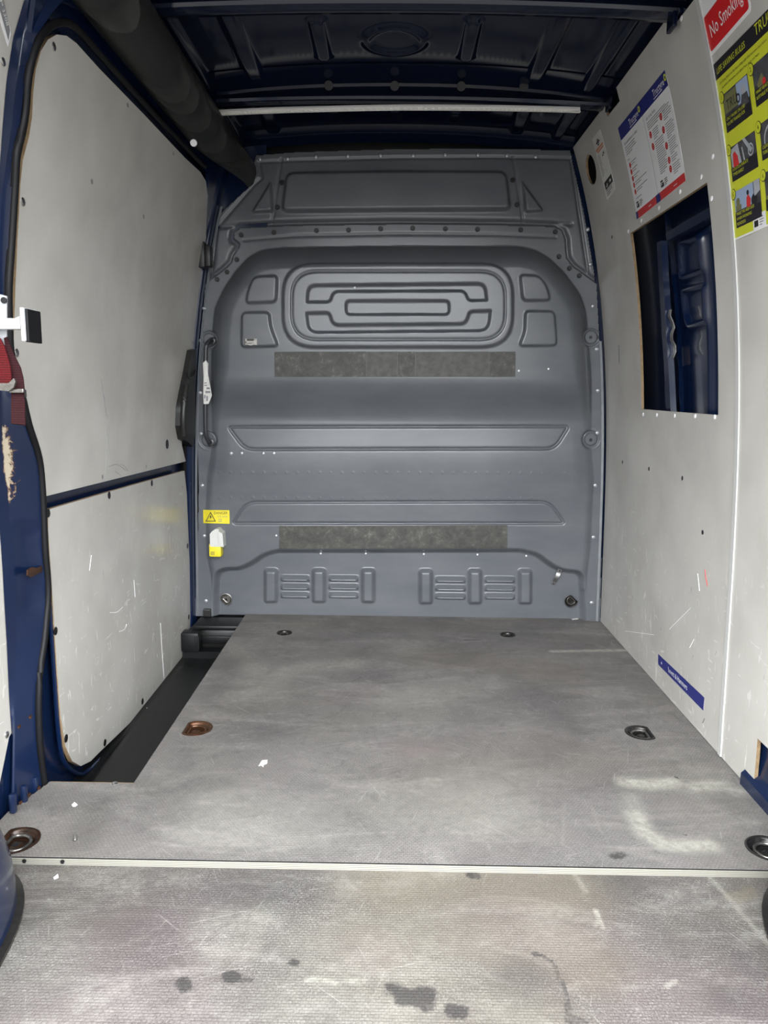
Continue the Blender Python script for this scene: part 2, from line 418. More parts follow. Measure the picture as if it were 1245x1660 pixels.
def floor_material(name, base_a, base_b, warm):
    m=bpy.data.materials.new(name); m.use_nodes=True; t=m.node_tree; b=t.nodes['Principled BSDF']; L=t.links.new
    g=t.nodes.new('ShaderNodeNewGeometry')
    def noise(scale,detail=6,rough=.6,dist=0):
        n=t.nodes.new('ShaderNodeTexNoise'); n.inputs['Scale'].default_value=scale; n.inputs['Detail'].default_value=detail; n.inputs['Roughness'].default_value=rough; n.inputs['Distortion'].default_value=dist
        L(g.outputs['Position'],n.inputs['Vector']); return n.outputs[0]
    def mixc(fac,a,bc):
        x=t.nodes.new('ShaderNodeMix'); x.data_type='RGBA'
        if hasattr(fac,'links') : L(fac,x.inputs[0])
        else: x.inputs[0].default_value=fac
        for s_,v in ((6,a),(7,bc)):
            if hasattr(v,'links'): L(v,x.inputs[s_])
            else: x.inputs[s_].default_value=(*v,1)
        return x.outputs[2]
    def mapr(v,a,bq,c=0,d=1):
        r=t.nodes.new('ShaderNodeMapRange'); r.inputs[1].default_value=a; r.inputs[2].default_value=bq; r.inputs[3].default_value=c; r.inputs[4].default_value=d; L(v,r.inputs[0]); return r.outputs[0]
    def mul(a,bq,clamp=True):
        x=t.nodes.new('ShaderNodeMath'); x.operation='MULTIPLY'; x.use_clamp=clamp
        for i,v in enumerate((a,bq)):
            if hasattr(v,'links'): L(v,x.inputs[i])
            else: x.inputs[i].default_value=v
        return x.outputs[0]
    def attr(nm):
        a=t.nodes.new('ShaderNodeAttribute'); a.attribute_name=nm; return a.outputs['Fac']
    # woven anti-slip pattern
    sp=t.nodes.new('ShaderNodeSeparateXYZ'); L(g.outputs['Position'],sp.inputs[0])
    br=t.nodes.new('ShaderNodeTexBrick'); br.inputs['Scale'].default_value=1
    br.inputs['Brick Width'].default_value=.009; br.inputs['Row Height'].default_value=.0065; br.inputs['Mortar Size'].default_value=.0012; br.inputs['Mortar Smooth'].default_value=1.0
    br.inputs['Color1'].default_value=(1,1,1,1); br.inputs['Color2'].default_value=(.7,.7,.7,1); br.inputs['Mortar'].default_value=(0,0,0,1)
    L(g.outputs['Position'],br.inputs['Vector'])
    bw=t.nodes.new('ShaderNodeRGBToBW'); L(br.outputs['Color'],bw.inputs[0]); weave=bw.outputs[0]
    c=mixc(mapr(noise(3.2,6,.62,.4),.35,.68),base_a,base_b)
    c=mixc(mul(mapr(noise(1.7,5,.6,.3),.48,.72),.55),c,warm)
    # worn speckle: bright fibre tops
    sp1=mapr(noise(270,3,.75),.46,.66)
    wear=mapr(noise(7,8,.7,1.0),.36,.70)
    c=mixc(mul(sp1,mapr(wear,0,1,.22,.78)),c,(.30,.29,.275))
    c=mixc(mul(mapr(noise(13,8,.72,1.5),.52,.70),.50),c,(.070,.064,.064))
    c=mixc(mul(mapr(noise(31,6,.7,.8),.56,.74),.35),c,(.33,.315,.29))
    c=mixc(mul(mapr(weave,0,.8,1,0),.50),c,(.045,.042,.045))
    # stains painted as vertex attributes (real dirt and scuffs)
    brk=mapr(noise(55,6,.7),.34,.62)
    c=mixc(mul(attr('scuff'),mapr(brk,0,1,.30,1.0)),c,(.40,.39,.33))
    def mapped(scale,rot,detail,dist):
        mp_=t.nodes.new('ShaderNodeMapping'); mp_.vector_type='TEXTURE'; mp_.inputs['Scale'].default_value=(1/scale[0],1/scale[1],1); mp_.inputs['Rotation'].default_value=(0,0,rot)
        L(g.outputs['Position'],mp_.inputs['Vector'])
        n_=t.nodes.new('ShaderNodeTexNoise'); n_.inputs['Scale'].default_value=1; n_.inputs['Detail'].default_value=detail; n_.inputs['Roughness'].default_value=.68; n_.inputs['Distortion'].default_value=dist
        L(mp_.outputs[0],n_.inputs['Vector']); return n_.outputs[0]
    st1=mapr(mapped((3.0,8.5,1),0,9,.8),.50,.66)
    c=mixc(mul(st1,mapr(noise(60,5,.75),.35,.62,.08,.55)),c,(.30,.285,.26))
    st2=mapr(mapped((2.2,5.5,1),.3,8,.6),.55,.70)
    c=mixc(mul(st2,.42),c,(.060,.055,.056))
    for sc_,ro_,lo_ in (((5,150,1),.35,.685),((6,170,1),1.25,.69),((4,140,1),-.7,.69),((5,160,1),2.0,.695)):
        c=mixc(mul(mapr(mapped(sc_,ro_,2,.25),lo_,lo_+.03),.24),c,(.42,.41,.38))
    c=mixc(mul(attr('pink'),.45),c,(.150,.102,.110))
    c=mixc(mul(attr('brown'),.8),c,(.150,.128,.092))
    c=mixc(mul(attr('oil'),mapr(brk,0,1,.45,1.0)),c,(.030,.029,.028))
    sn=t.nodes.new('ShaderNodeMath'); sn.operation='MULTIPLY_ADD'; L(noise(95,6,.75,.6),sn.inputs[0]); sn.inputs[1].default_value=1.1; sn.inputs[2].default_value=-.55
    sa=t.nodes.new('ShaderNodeMath'); sa.operation='ADD'; L(attr('spot'),sa.inputs[0]); L(mul(sn.outputs[0],mapr(attr('spot'),0,.15),False),sa.inputs[1])
    c=mixc(mapr(sa.outputs[0],.30,.62,0,.82),c,(.026,.024,.024))
    L(c,b.inputs['Base Color'])
    b.inputs['Roughness'].default_value=.62; b.inputs['Specular IOR Level'].default_value=.35
    bp=t.nodes.new('ShaderNodeBump'); bp.inputs['Strength'].default_value=.55; bp.inputs['Distance'].default_value=.0012
    ad=t.nodes.new('ShaderNodeMath'); ad.operation='ADD'; L(weave,ad.inputs[0]); L(mul(noise(380,3),.6,False),ad.inputs[1])
    L(ad.outputs[0],bp.inputs['Height']); L(bp.outputs[0],b.inputs['Normal'])
    return m
M['floor_front']=floor_material('floor_board_grey',(.112,.103,.101),(.178,.166,.156),(.178,.163,.130))
M['floor_rear']=floor_material('floor_board_worn',(.056,.049,.047),(.092,.083,.074),(.102,.090,.066))

def pillar_material():
    m=bpy.data.materials.new('scratched_navy'); m.use_nodes=True; t=m.node_tree; b=t.nodes['Principled BSDF']; L=t.links.new
    g=t.nodes.new('ShaderNodeNewGeometry')
    a=t.nodes.new('ShaderNodeAttribute'); a.attribute_name='scratch'
    mpn=t.nodes.new('ShaderNodeMapping'); mpn.inputs['Scale'].default_value=(30,30,60); L(g.outputs['Position'],mpn.inputs['Vector'])
    n=t.nodes.new('ShaderNodeTexNoise'); n.inputs['Scale'].default_value=1; n.inputs['Detail'].default_value=8; n.inputs['Roughness'].default_value=.7; n.inputs['Distortion'].default_value=1
    L(mpn.outputs[0],n.inputs['Vector'])
    ad=t.nodes.new('ShaderNodeMath'); ad.operation='ADD'; L(a.outputs['Fac'],ad.inputs[0]); L(n.outputs[0],ad.inputs[1])
    r=t.nodes.new('ShaderNodeValToRGB'); r.color_ramp.elements[0].position=.88; r.color_ramp.elements[0].color=(*NAVY,1)
    r.color_ramp.elements[1].position=1.0; r.color_ramp.elements[1].color=(.42,.36,.27,1)
    e=r.color_ramp.elements.new(.93); e.color=(.14,.075,.04,1)
    L(ad.outputs[0],r.inputs[0]); L(r.outputs[0],b.inputs['Base Color'])
    b.inputs['Roughness'].default_value=.32; b.inputs['Coat Weight'].default_value=.5
    return m
M['pillar']=pillar_material()

# ================================================================== BULKHEAD
BY=3.28
def bp0(px,py,dep=0.0):
    q=onY(px,py,BY-dep); return (float(q[0]),float(q[2]))
def bpoly(pts,dep=0.0): return [bp0(x,y,dep) for x,y in pts]
UD=.100; LD=.018; BD=-.03
OUT=bpoly([(316,1012),(322,860),(323,780),(321,700),(323,620),(328,540),(333,470),(336,420),(338,364),(398,309),(411,297),(414,285),(408,272),(416,252),(480,247),(640,242),(800,241),(924,244),(945,340),(966,460),(973,600),(976,800),(972,1014)])
MAIN=bpoly(rpoly([(345,960),(343,935),(336,900),(334,830),(337,770),(343,735),(344,690),(343,600),(344,545),(349,500),(364,468),(383,440),(404,417),(425,406),(460,402),(640,400),(840,400),(868,406),(890,419),(913,441),(939,476),(949,505),(953,545),(958,610),(958,735),(962,775),(959,830),(956,890),(951,930),(950,960)],8,4))
BOT=bpoly(rpoly([(344,1030),(344,940),(350,922),(366,916),(388,916),(407,907),(425,894),(447,887),(845,886),(872,893),(900,913),(915,919),(938,921),(949,932),(953,1030)],8,4))
SPLIT=bpoly([(300,492),(338,458),(362,441),(377,427),(380,416),(389,402),(391,395),(380,386),(381,378),(391,371),(480,367),(640,365),(800,366),(897,369),(909,375),(914,388),(915,405),(917,420),(928,434),(966,461),(1000,485),(1000,1100),(300,1100)])
zTop=bp0(645,612,UD)[1]; zBot=bp0(645,684,LD)[1]
feat=[]      # (poly, height, slope width)
def em(pts,h,w,dep=UD,r=0): feat.append((bpoly(rpoly(pts,r,6) if r else pts,dep),h*1.9,w*.95))
em(rrect(458,426,832,565,54,10),.009,.014)
em(rrect(499,460,789,540,24,8),0,.01)   # placeholder keeps order
feat.pop()
em(rpoly([(497,492),(499,462),(787,459),(790,489),(757,490),(752,474),(542,475),(537,492)],[3,24,24,3,8,12,12,8],6),-.010,.012)
em(rpoly([(496,507),(536,506),(541,526),(754,524),(759,504),(796,503),(792,538),(500,541)],[3,8,14,14,8,3,26,26],6),-.010,.012)
em(rrect(560,487,729,512,9,6),-.009,.011)
em([(412,448),(452,446),(450,492),(398,494),(402,470)],.009,.012,UD,10)
em([(840,445),(872,446),(886,462),(893,489),(845,490)],.009,.012,UD,10)
em([(392,506),(439,505),(441,530),(454,563),(391,565)],.009,.012,UD,10)
em([(849,503),(899,504),(903,562),(838,563),(848,538)],.009,.012,UD,10)
em(rpoly([(463,279),(640,276),(822,277),(829,343),(640,344),(455,346)],[16,0,16,14,0,14],6),.012,.020,0.0)
em(rpoly([(440,292),(444,345),(406,347)],[6,6,10],5),.010,.014,0.0)
em(rpoly([(845,292),(883,344),(850,346)],[6,10,6],5),.010,.014,0.0)
for cx in (440,517.5,597): em(rrect(cx-12,920,cx+12,977,7,5),.011,.024,BD)
for cx in (690,769.5,850.5): em(rrect(cx-12,921,cx+12,979,7,5),.011,.024,BD)
grooves=[]   # closed outlines pressed as narrow grooves
for pts,dep in (([(371,692),(921,691),(898,727),(398,728)],LD),([(400,814),(890,813),(915,848),(378,848)],LD)):
    grooves.append((bpoly(rpoly(pts,[6,6,16,16] if pts[0][1]<700 else [16,16,6,6],6),dep),-.009,.0045))
grooves.append((bpoly(rrect(474,441,818,551,42,10),UD),-.0045,.004))
lou=[]
for x0,x1,dy in ((455,503,0),(532.5,582,0),(705,755,2),(784.5,834.5,2)):
    for y in (931,944.5,958): 
        a=bp0(x0,y+dy,BD); b=bp0(x1,y+dy+8.5,BD); lou.append((a[0],b[0],a[1],b[1]))
dents=[]
for y in (765,806):
    for k in range(33): dents.append(bp0(357+k*18.0,y+ (k*.03),LD))
boss=[bp0(*q) for q in ((338,713),(957,712),(957,547),(340,551))]
def bulk_p(x,z):
    x=np.asarray(x,float); z=np.asarray(z,float)
    A=LD+(UD-LD)*sst((z-zBot)/(zTop-zBot))
    w=.035+.065*sst((z-.80)/.30)
    d=sdf(x,z,MAIN); t=np.clip(d/w,0,1)
    p=A*(1-(1-t)**2)
    # slight crown so the pressed sheet is not dead flat
    p=p+.010*np.exp(-((z-.68)/.13)**2)*sst((d-.01)/.08)
    g=sst(sdf(x,z,BOT)/.032)
    p=p*(1-g)+BD*g
    for poly,h,wd in feat:
        xs=[q[0] for q in poly]; zs=[q[1] for q in poly]
        k=(x>min(xs)-.02)&(x<max(xs)+.02)&(z>min(zs)-.02)&(z<max(zs)+.02)
        if k.any():
            dd=sdf(x[k],z[k],poly); p[k]+=h*sst(dd/wd+.15)
    for poly,h,wd in grooves:
        xs=[q[0] for q in poly]; zs=[q[1] for q in poly]
        k=(x>min(xs)-.02)&(x<max(xs)+.02)&(z>min(zs)-.02)&(z<max(zs)+.02)
        if k.any():
            dd=segd(x[k],z[k],poly+[poly[0]]); p[k]+=h*np.exp(-(dd/wd)**2)
    for x0,x1,z1,z0 in lou:
        k=(x>x0-.01)&(x<x1+.01)&(z>z0-.012)&(z<z1+.012)
        if k.any():
            xx=x[k]; zz=z[k]; t=(z1-zz)/(z1-z0)
            end=sst((xx-x0)/.016+.1)*sst((x1-xx)/.016+.1)
            p[k]+=.020*end*np.where(t<1,np.clip(t,0,1)**.8,np.clip(1-(t-1)*3.5,0,1))*(t>0)
    for cx,cz in boss:
        dd=np.hypot(x-cx,z-cz); w_=sst((.048-dd)/.014); p=p*(1-w_)+w_*(.004-.010*np.exp(-((dd-.032)/.005)**2))
    for cx,cz in dents:
        k=(abs(x-cx)<.012)&(abs(z-cz)<.012)
        if k.any(): p[k]+=.0013*np.exp(-((x[k]-cx)**2+(z[k]-cz)**2)/.004**2)
    return p
def upper_p(x,z):
    """relief of the upper sheet only"""
    p=np.zeros_like(x)
    for poly,h,wd in feat:
        if min(q[1] for q in poly)<1.62: continue
        dd=sdf(x,z,poly); p+=h*sst(dd/wd+.15)
    for pts in ([(456,258),(441,360)],[(832,256),(848,360)]):
        dd=segd(x,z,bpoly(pts)); p-=.004*np.exp(-(dd/.005)**2)
    dd=segd(x,z,bpoly([(420,263),(480,260),(640,256),(800,255),(925,257)])); p-=.005*np.exp(-(dd/.006)**2)
    dd=segd(x,z,bpoly([(352,368),(411,300),(424,288),(420,268)])); p-=.006*np.exp(-(dd/.007)**2)
    dd=segd(x,z,bpoly([(352,368),(342,455)])); p-=.006*np.exp(-(dd/.006)**2)
    dd=segd(x,z,bpoly([(926,262),(953,440)])); p-=.006*np.exp(-(dd/.006)**2)
    dd=segd(x,z,bpoly([(355,368),(440,361),(640,357),(848,359),(925,363)])); p-=.006*np.exp(-(dd/.008)**2)
    d=sdf(x,z,SPLIT); p-=.012*np.exp(-((d+.012)/.010)**2)
    return p
RES=.0033
gx,gz=np.meshgrid(np.arange(-.90,.955,RES),np.arange(-.004,1.975,RES))
cxm=(gx[:-1,:-1]+gx[1:,1:])/2; czm=(gz[:-1,:-1]+gz[1:,1:])/2
inside=pip(cxm,czm,OUT)
dsp=sdf(cxm,czm,SPLIT)
LIP=.008
pl=bulk_p(gx,gz)+LIP
# flange strip lip along the bolted top edge of the lower sheet
strip=bpoly([(391,375),(480,371),(640,369),(800,370),(897,373),(905,383),(800,379),(640,377),(480,380),(398,388)])
dd=segd(gx,gz,bpoly([(396,390),(480,383),(640,380),(800,381),(900,385)])); pl-=.003*np.exp(-(dd/.005)**2)
wall_front=grid_mesh('wall_front',gx,BY-pl,gz,inside&(dsp>0),M['bulk'],flip=True)
tag(wall_front,'grey pressed steel bulkhead closing the front of the load space','wall',kind='structure')
k=czm>1.25
upper=grid_mesh('upper_sheet',gx,BY-upper_p(gx,gz),gz,inside&(dsp<.012)&k,M['bulk'],wall_front,flip=True)
def bdep(x,z):
    a=np.array([x]);b=np.array([z])
    if sdf(a,b,SPLIT)[0]>0: return float(bulk_p(a,b)[0])+LIP
    return float(upper_p(a,b)[0])
def bpt(px,py,out=0.0):
    dep=0.0
    for _ in range(6):
        x,z=bp0(px,py,dep); dep=bdep(x,z)
    return Vector((x,BY-dep-out,z))
def drape(name,poly_px,out,m,parent=None,thick=.0012,n=10):
    """thin sheet draped over the bulkhead; poly_px = 4 corners TL,TR,BR,BL"""
    tl,tr,br,bl=[np.array(p,float) for p in poly_px]
    mb=MB(); loops=[]
    for j in range(n+1):
        v=j/n; row=[]
        for i in range(n+1):
            u=i/n; q=(tl*(1-u)+tr*u)*(1-v)+(bl*(1-u)+br*u)*v
            row.append(tuple(bpt(q[0],q[1],out)))
        loops.append(row)
    back=[[(p[0],p[1]+thick+out*.8,p[2]) for p in r] for r in loops]
    mb.loft(loops,False); mb.loft(back,False)
    ring=lambda L:[L[0][i] for i in range(n+1)]+[L[j][n] for j in range(1,n+1)]+[L[n][i] for i in range(n-1,-1,-1)]+[L[j][0] for j in range(n-1,0,-1)]
    mb.loft([ring(loops),ring(back)],True)
    return mb.build(name,m,parent,smooth=True)

MB().box((0,3.395,.95),(2.1,.01,2.3)).build('light_leak_closure',M['black'],wall_front)  # plate added behind the bulkhead to stop outside light leaking in
# rivets, bolts: one mesh each, copied
riv=MB().disc((0,0,0),(0,-1,0),.0085,.0015,14,0,.003); riv.disc((0,-.004,0),(0,-1,0),.003,.0015,8)
riv_o=riv.build('rivet',M['rivet'],wall_front,smooth=True)
blt=MB().disc((0,0,0),(0,-1,0),.0105,.0015,16); blt.disc((0,-.0015,0),(0,-1,0),.0075,.005,6)
blt_o=blt.build('bolt',M['bolt'],wall_front)
hol=MB().disc((0,.001,0),(0,-1,0),.004,.0016,10)
hol_o=hol.build('white_fixing',M['white'],wall_front)
def spread(proto,pts,par):
    for i,(px,py) in enumerate(pts):
        o=proto if i==0 else proto.copy()
        if i: COL.objects.link(o)
        o.parent=par; o.location=bpt(px,py)
spread(riv_o,[(421,258),(466,257),(512,254),(564,253),(617,252),(670,252),(722,251),(775,251),(822,252),(869,254),
  (331,500),(326,552),(325,637),(326,703),(328,787),(331,869),(334,974),(957,428),(961,496),(967,566),(969,633),(968,702),(965,787),(962,871),(959,977),
  (375,735),(392,735),(427,735),(444,735),(338,381),(953,372)],wall_front)
spread(blt_o,[(391,381),(444,377),(513,374),(565,373),(617,371),(669,370),(722,371),(774,372),(844,373),(900,376),
  (457,296),(450,336),(831,292),(838,332),(384,421),(368,441),(352,453),(906,416),(923,435),(939,447),(957,547),(957,713)],wall_front)
spread(hol_o,[(520,897),(593,897),(687,898),(774,899),(853,901),(575,466),(841,601),(889,598),(448,868)],wall_front)
# handle bosses on both flanges
for px,py in ((338,713),(957,712),(957,547),(340,551)):
    c=bpt(px,py); mb=MB()
    mb.disc(c+Vector((0,.01,0)),(0,-1,0),.022,.014,24)
    mb.build('handle_boss',M['bulk'],wall_front,smooth=True)

# ================================================================== FLOOR
def d_outline(r,chord,n=40,cut=.62):
    out=[]
    for k in range(n):
        a=2*math.pi*k/n; x,y=r*math.cos(a),r*math.sin(a)
        if chord is not None:
            d=x*math.cos(chord)+y*math.sin(chord)
            if d>cut*r: x-=(d-cut*r)*math.cos(chord); y-=(d-cut*r)*math.sin(chord)
        out.append((x,y))
    return out
def gridfloor(name,outline,z,res,m,parent,stains,holes=()):
    xs=[p[0] for p in outline]; ys=[p[1] for p in outline]
    x,y=np.meshgrid(np.arange(min(xs),max(xs)+res*.5,res),np.arange(min(ys),max(ys)+res*.5,res))
    cx=(x[:-1,:-1]+x[1:,1:])/2; cy=(y[:-1,:-1]+y[1:,1:])/2
    mask=pip(cx,cy,outline)
    for hx,hy,hr,hch in holes: mask&=~pip(cx,cy,[(hx+a*.93,hy+b*.93) for a,b in d_outline(hr,hch)])
    at={k:np.zeros_like(x) for k in ('scuff','pink','brown','oil','spot')}
    jit=np.random.rand(*x.shape)
    for kind,pts,wid,soft,amt in stains:
        if kind=='oil' and amt>=.5: kind='spot'
        q=[onZ(a,b,z)[:2] for a,b in pts]
        if len(q)==1: q=q*2
        d=segd(x,y,[tuple(v) for v in q])
        at[kind]=np.maximum(at[kind],amt*np.clip(1-(d-wid)/soft,0,1)**1.3*(.75+.25*jit))
    return grid_mesh(name,x,y,np.full_like(x,z),mask,m,parent,at)
floor=MB().box((0,(REAR_Y+3.40)/2,-.165),(2.10,3.40-REAR_Y,.04)).build('floor',M['navy'])
tag(floor,'navy steel van floor pan under the boards','floor',kind='structure')
M['rust_dark']=mat('dark_rusty_steel',(.010,.008,.007),.28,.5,var=(45,(.09,.038,.016),.6),bump=(200,.3,.001))
rings=[('small round black floor tie-down ring near bulkhead, left of centre',461,1026,.032,None,'blackmetal'),
       ('small round black floor tie-down ring near bulkhead, right of centre',823,1029,.032,None,'blackmetal'),
       ('brown rusty floor tie-down ring beside the step well',317,1181,.050,math.pi,'rust'),
       ('black floor tie-down ring in mid floor by the white right panel',1040,1188,.048,0.0,'blackmetal'),
       ('dark rusty floor tie-down ring before the left wheel arch',25,1363,.052,math.pi,'rust_dark'),
       ('black floor tie-down ring before the right wheel arch',1247,1376,.050,0.0,'blackmetal')]
RP=[onZ(r[1],r[2],0.0) for r in rings]
FS=[('scuff',[(1015,1268),(1050,1272),(1090,1268)],.012,.03,.9),('scuff',[(1125,1275),(1165,1272),(1195,1283)],.010,.03,.75),
    ('scuff',[(1030,1320),(1045,1350),(1075,1368),(1110,1372),(1150,1370)],.012,.028,.75),('scuff',[(895,1056),(1012,1054)],.008,.012,.85),
    ('scuff',[(1020,1290),(1030,1320)],.008,.03,.35),('scuff',[(420,1110),(470,1085),(560,1075)],.02,.09,.28),('scuff',[(640,1130),(760,1120)],.03,.12,.22),
    ('scuff',[(380,1050),(420,1090)],.02,.07,.25),('scuff',[(600,1320),(800,1310)],.05,.15,.2),('scuff',[(350,1330),(560,1340)],.05,.12,.22),
    ('scuff',[(915,1300),(912,1370)],.001,.006,.2),('scuff',[(960,1310),(975,1350)],.001,.005,.2),
    ('pink',[(620,1208),(640,1205)],.006,.03,.6),('pink',[(665,1218),(700,1212)],.014,.06,.75),('pink',[(560,1130),(600,1120)],.02,.1,.2),
    ('brown',[(715,1065),(900,1085)],.04,.15,.35),('brown',[(740,1250),(900,1230)],.06,.2,.25),('brown',[(480,1010),(760,1015)],.03,.1,.3),
    ('oil',[(995,1388),(1008,1386)],.006,.022,.7),('oil',[(752,1038),(778,1037)],.003,.008,.7),('oil',[(330,1210),(260,1270)],.02,.10,.30),
    ('oil',[(380,1070),(345,1130)],.02,.07,.35),('oil',[(160,1300),(130,1370)],.01,.06,.35),('oil',[(420,1180),(560,1160)],.04,.14,.22),('oil',[(260,1280),(340,1270)],.02,.08,.28),
    ('oil',[(430,1150),(330,1240)],.03,.12,.18),('oil',[(920,1160),(935,1185)],.01,.05,.3),('oil',[(510,1340),(560,1330)],.03,.1,.2),('oil',[(470,1035),(530,1037)],.008,.03,.35),('oil',[(1060,1120),(1100,1130)],.02,.08,.3),
    ('oil',[(1096,1260),(1098,1261)],.003,.004,.9),('oil',[(1110,1353),(1112,1354)],.002,.004,.9),('oil',[(570,1105),(585,1098)],.002,.006,.5)]
RS=[('oil',[(640,1605),(690,1628)],.010,.022,.75),('oil',[(655,1618),(690,1612)],.012,.02,.85),('oil',[(630,1598),(634,1604)],.004,.010,.8),('oil',[(735,1638),(745,1640)],.012,.014,.75),
    ('oil',[(372,1582),(378,1585)],.010,.012,.85),('oil',[(296,1592),(300,1600)],.008,.014,.75),('oil',[(385,1590),(405,1588)],.004,.012,.6),('oil',[(474,1560),(478,1561)],.006,.012,.7),
    ('oil',[(765,1418),(770,1419)],.010,.012,.75),('oil',[(865,1545),(876,1548)],.006,.004,.62),('oil',[(876,1548),(898,1562),(904,1580),(914,1600),(920,1630),(930,1665)],.0045,.004,.55),
    ('oil',[(925,1650),(945,1662)],.012,.006,.5),('oil',[(835,1600),(850,1580)],.02,.05,.35),('oil',[(1170,1610),(1182,1615)],.01,.05,.40),('oil',[(1095,1547),(1110,1550)],.003,.008,.45),
    ('oil',[(1190,1535),(1230,1560)],.02,.05,.30),('oil',[(400,1425),(470,1440)],.03,.08,.22),('oil',[(180,1470),(250,1440)],.03,.1,.25),('oil',[(960,1415),(1010,1423)],.006,.03,.35),('oil',[(50,1400),(90,1403)],.006,.02,.45),
    ('oil',[(70,1480),(45,1490)],.01,.04,.4),('oil',[(320,1620),(420,1625)],.03,.08,.18),('oil',[(560,1640),(420,1650)],.02,.08,.15),
    ('scuff',[(345,1500),(420,1490)],.012,.06,0.33),('scuff',[(340,1540),(400,1530)],.008,.05,0.28),('scuff',[(590,1590),(540,1592),(500,1588)],.003,.012,0.50),('scuff',[(965,1475),(978,1505)],.002,.004,0.95),('scuff',[(965,1503),(970,1490)],.001,.004,0.80),
    ('scuff',[(930,1415),(950,1445)],.002,.006,0.50),('scuff',[(905,1480),(880,1520)],.01,.05,0.14),('scuff',[(540,1550),(700,1530)],.05,.12,0.18),('scuff',[(480,1640),(620,1655)],.04,.1,0.22),('scuff',[(820,1640),(850,1655)],.02,.07,0.19),
    ('scuff',[(560,1420),(700,1425)],.02,.08,0.14),('scuff',[(1150,1420),(1245,1530)],.003,.006,0.35),('scuff',[(1080,1600),(1095,1590)],.002,.005,0.60),('scuff',[(40,1560),(20,1640)],.05,.1,0.14),
    ('pink',[(230,1520),(260,1640)],.07,.16,.45),('pink',[(850,1490),(960,1540)],.06,.14,.4),('pink',[(1050,1610),(1180,1620)],.05,.14,.45),('pink',[(590,1540),(610,1550)],.02,.06,.35),('pink',[(60,1650),(160,1660)],.05,.1,.4),
    ('brown',[(640,1440),(760,1425),(900,1440)],.05,.14,.65),('brown',[(620,1500),(850,1520)],.05,.16,.45),('brown',[(920,1540),(940,1560)],.05,.09,.5),('brown',[(1195,1455),(1215,1445)],.008,.02,.7),('brown',[(700,1620),(850,1640)],.06,.14,.35)]
fo=[(-.9,1.495),(.925,1.495),(.9145,1.81),(.9145,3.262),(.872,3.267),(.862,3.305),(-.648,3.305),(-.648,1.812),(-.862,1.812),(-.9,1.66)]
front=gridfloor('front_board',fo,0.0,.005,M['floor_front'],floor,FS,[(RP[i][0],RP[i][1],rings[i][3],rings[i][4]) for i in range(6)])
# the thickness of the board along its cut edges, exposed plies at the rear edge
mb=MB()
for a,b in zip(fo,fo[1:]+fo[:1]):
    if abs(a[1]-1.495)<.001 and abs(b[1]-1.495)<.001: continue
    mb.add([(a[0],a[1],0),(b[0],b[1],0),(b[0],b[1],-.014),(a[0],a[1],-.014)],[(0,1,2,3)])
mb.build('board_edge',M['ply_edge'],floor)
cols=[mat('ply_layer_pale',(.24,.233,.20),.7,var=(40,(.17,.16,.13),.7)),mat('ply_layer_dark',(.06,.057,.048),.75,var=(40,(.15,.14,.11),.7))]
zc=-.0006
for i,(h,c) in enumerate(((.0030,0),(.0012,1),(.0028,0),(.0012,1),(.0028,0),(.0012,1),(.0022,0))):
    MB().box((.012,1.4935,zc-h/2),(1.826,.006,h)).build('ply_layer',cols[c],floor)
    zc-=h
rear=gridfloor('rear_board',[(-.92,REAR_Y),(.93,REAR_Y),(.93,1.49),(-.92,1.49)],-.0150,.005,M['floor_rear'],floor,RS)
MB().box((0,1.494,-.0003),(1.826,.0045,.0004)).build('joint_lip',M['bolt'],floor)
for px in (37,100):
    q=onZ(px,1394,0); MB().disc((q[0],1.4900,-.006),(0,-1,0),.0045,.002,10).build('screw',M['bolt'],floor)
q=onZ(186,1270,0); MB().disc((q[0],q[1],0),(0,0,1),.008,.001,14,0,.002).build('screw',M['steel'],floor,smooth=True)

# ------------------------------------------------------------------ tie-down rings
def tie_down(label,loc,r,chord,m,R=None,group=None,deep=.013):
    root=empty('tie_down_ring',loc,label,'tie-down',group)
    R=R or Matrix.Identity(3)
    T=lambda p:tuple(Vector(loc)+R@Vector(p))
    o=d_outline(r,chord)
    def lp(s,z): return [T((x*s,y*s,z)) for x,y in o]
    mb=MB(); mb.loft([lp(1.0,-.0005),lp(1.0,.0012),lp(.93,.0022),lp(.86,.0012),lp(.80,-.003),lp(.70,-deep*.85),lp(.55,-deep),lp(.30,-deep),lp(.24,-deep*.7)],True,False,True)
    mb.build('pan',m,root,smooth=True,auto=55)
    # hinged D ring lying in the pan
    pts=[]; n=26
    for k in range(n+1):
        a=(chord if chord is not None else 0)+math.radians(52)+math.radians(256)*k/n
        pts.append(T((r*.60*math.cos(a),r*.60*math.sin(a),-deep+.006)))
    pts.append(pts[0])
    MB().tube(pts,r*.075,8).build('ring',M['chrome'] if m!=M['rust'] else M['rust'],root,smooth=True)
    bm_=MB(); bm_.disc(T((0,0,-deep)),R@Vector((0,0,1)),r*.20,.004,6); bm_.build('bolt',M['blackmetal'] if m!=M['rust'] else M['rust'],root)
    return root
for (lab,px,py,r,ch,mm),q in zip(rings,RP):
    tie_down(lab,(float(q[0]),float(q[1]),.0005),r,ch,M[mm],group='floor tie-down rings')
Rb=Matrix(((1,0,0),(0,0,-1),(0,1,0)))     # local z -> -Y
tie_down('worn steel tie-down ring low on the bulkhead, left corner',bpt(367,971,.012),.028,math.radians(225),M['chrome'],Rb,'bulkhead tie-down rings',.010)
tie_down('black tie-down ring low on the bulkhead, right corner',bpt(925,973,.012),.029,math.radians(50),M['blackmetal'],Rb,'bulkhead tie-down rings',.010)

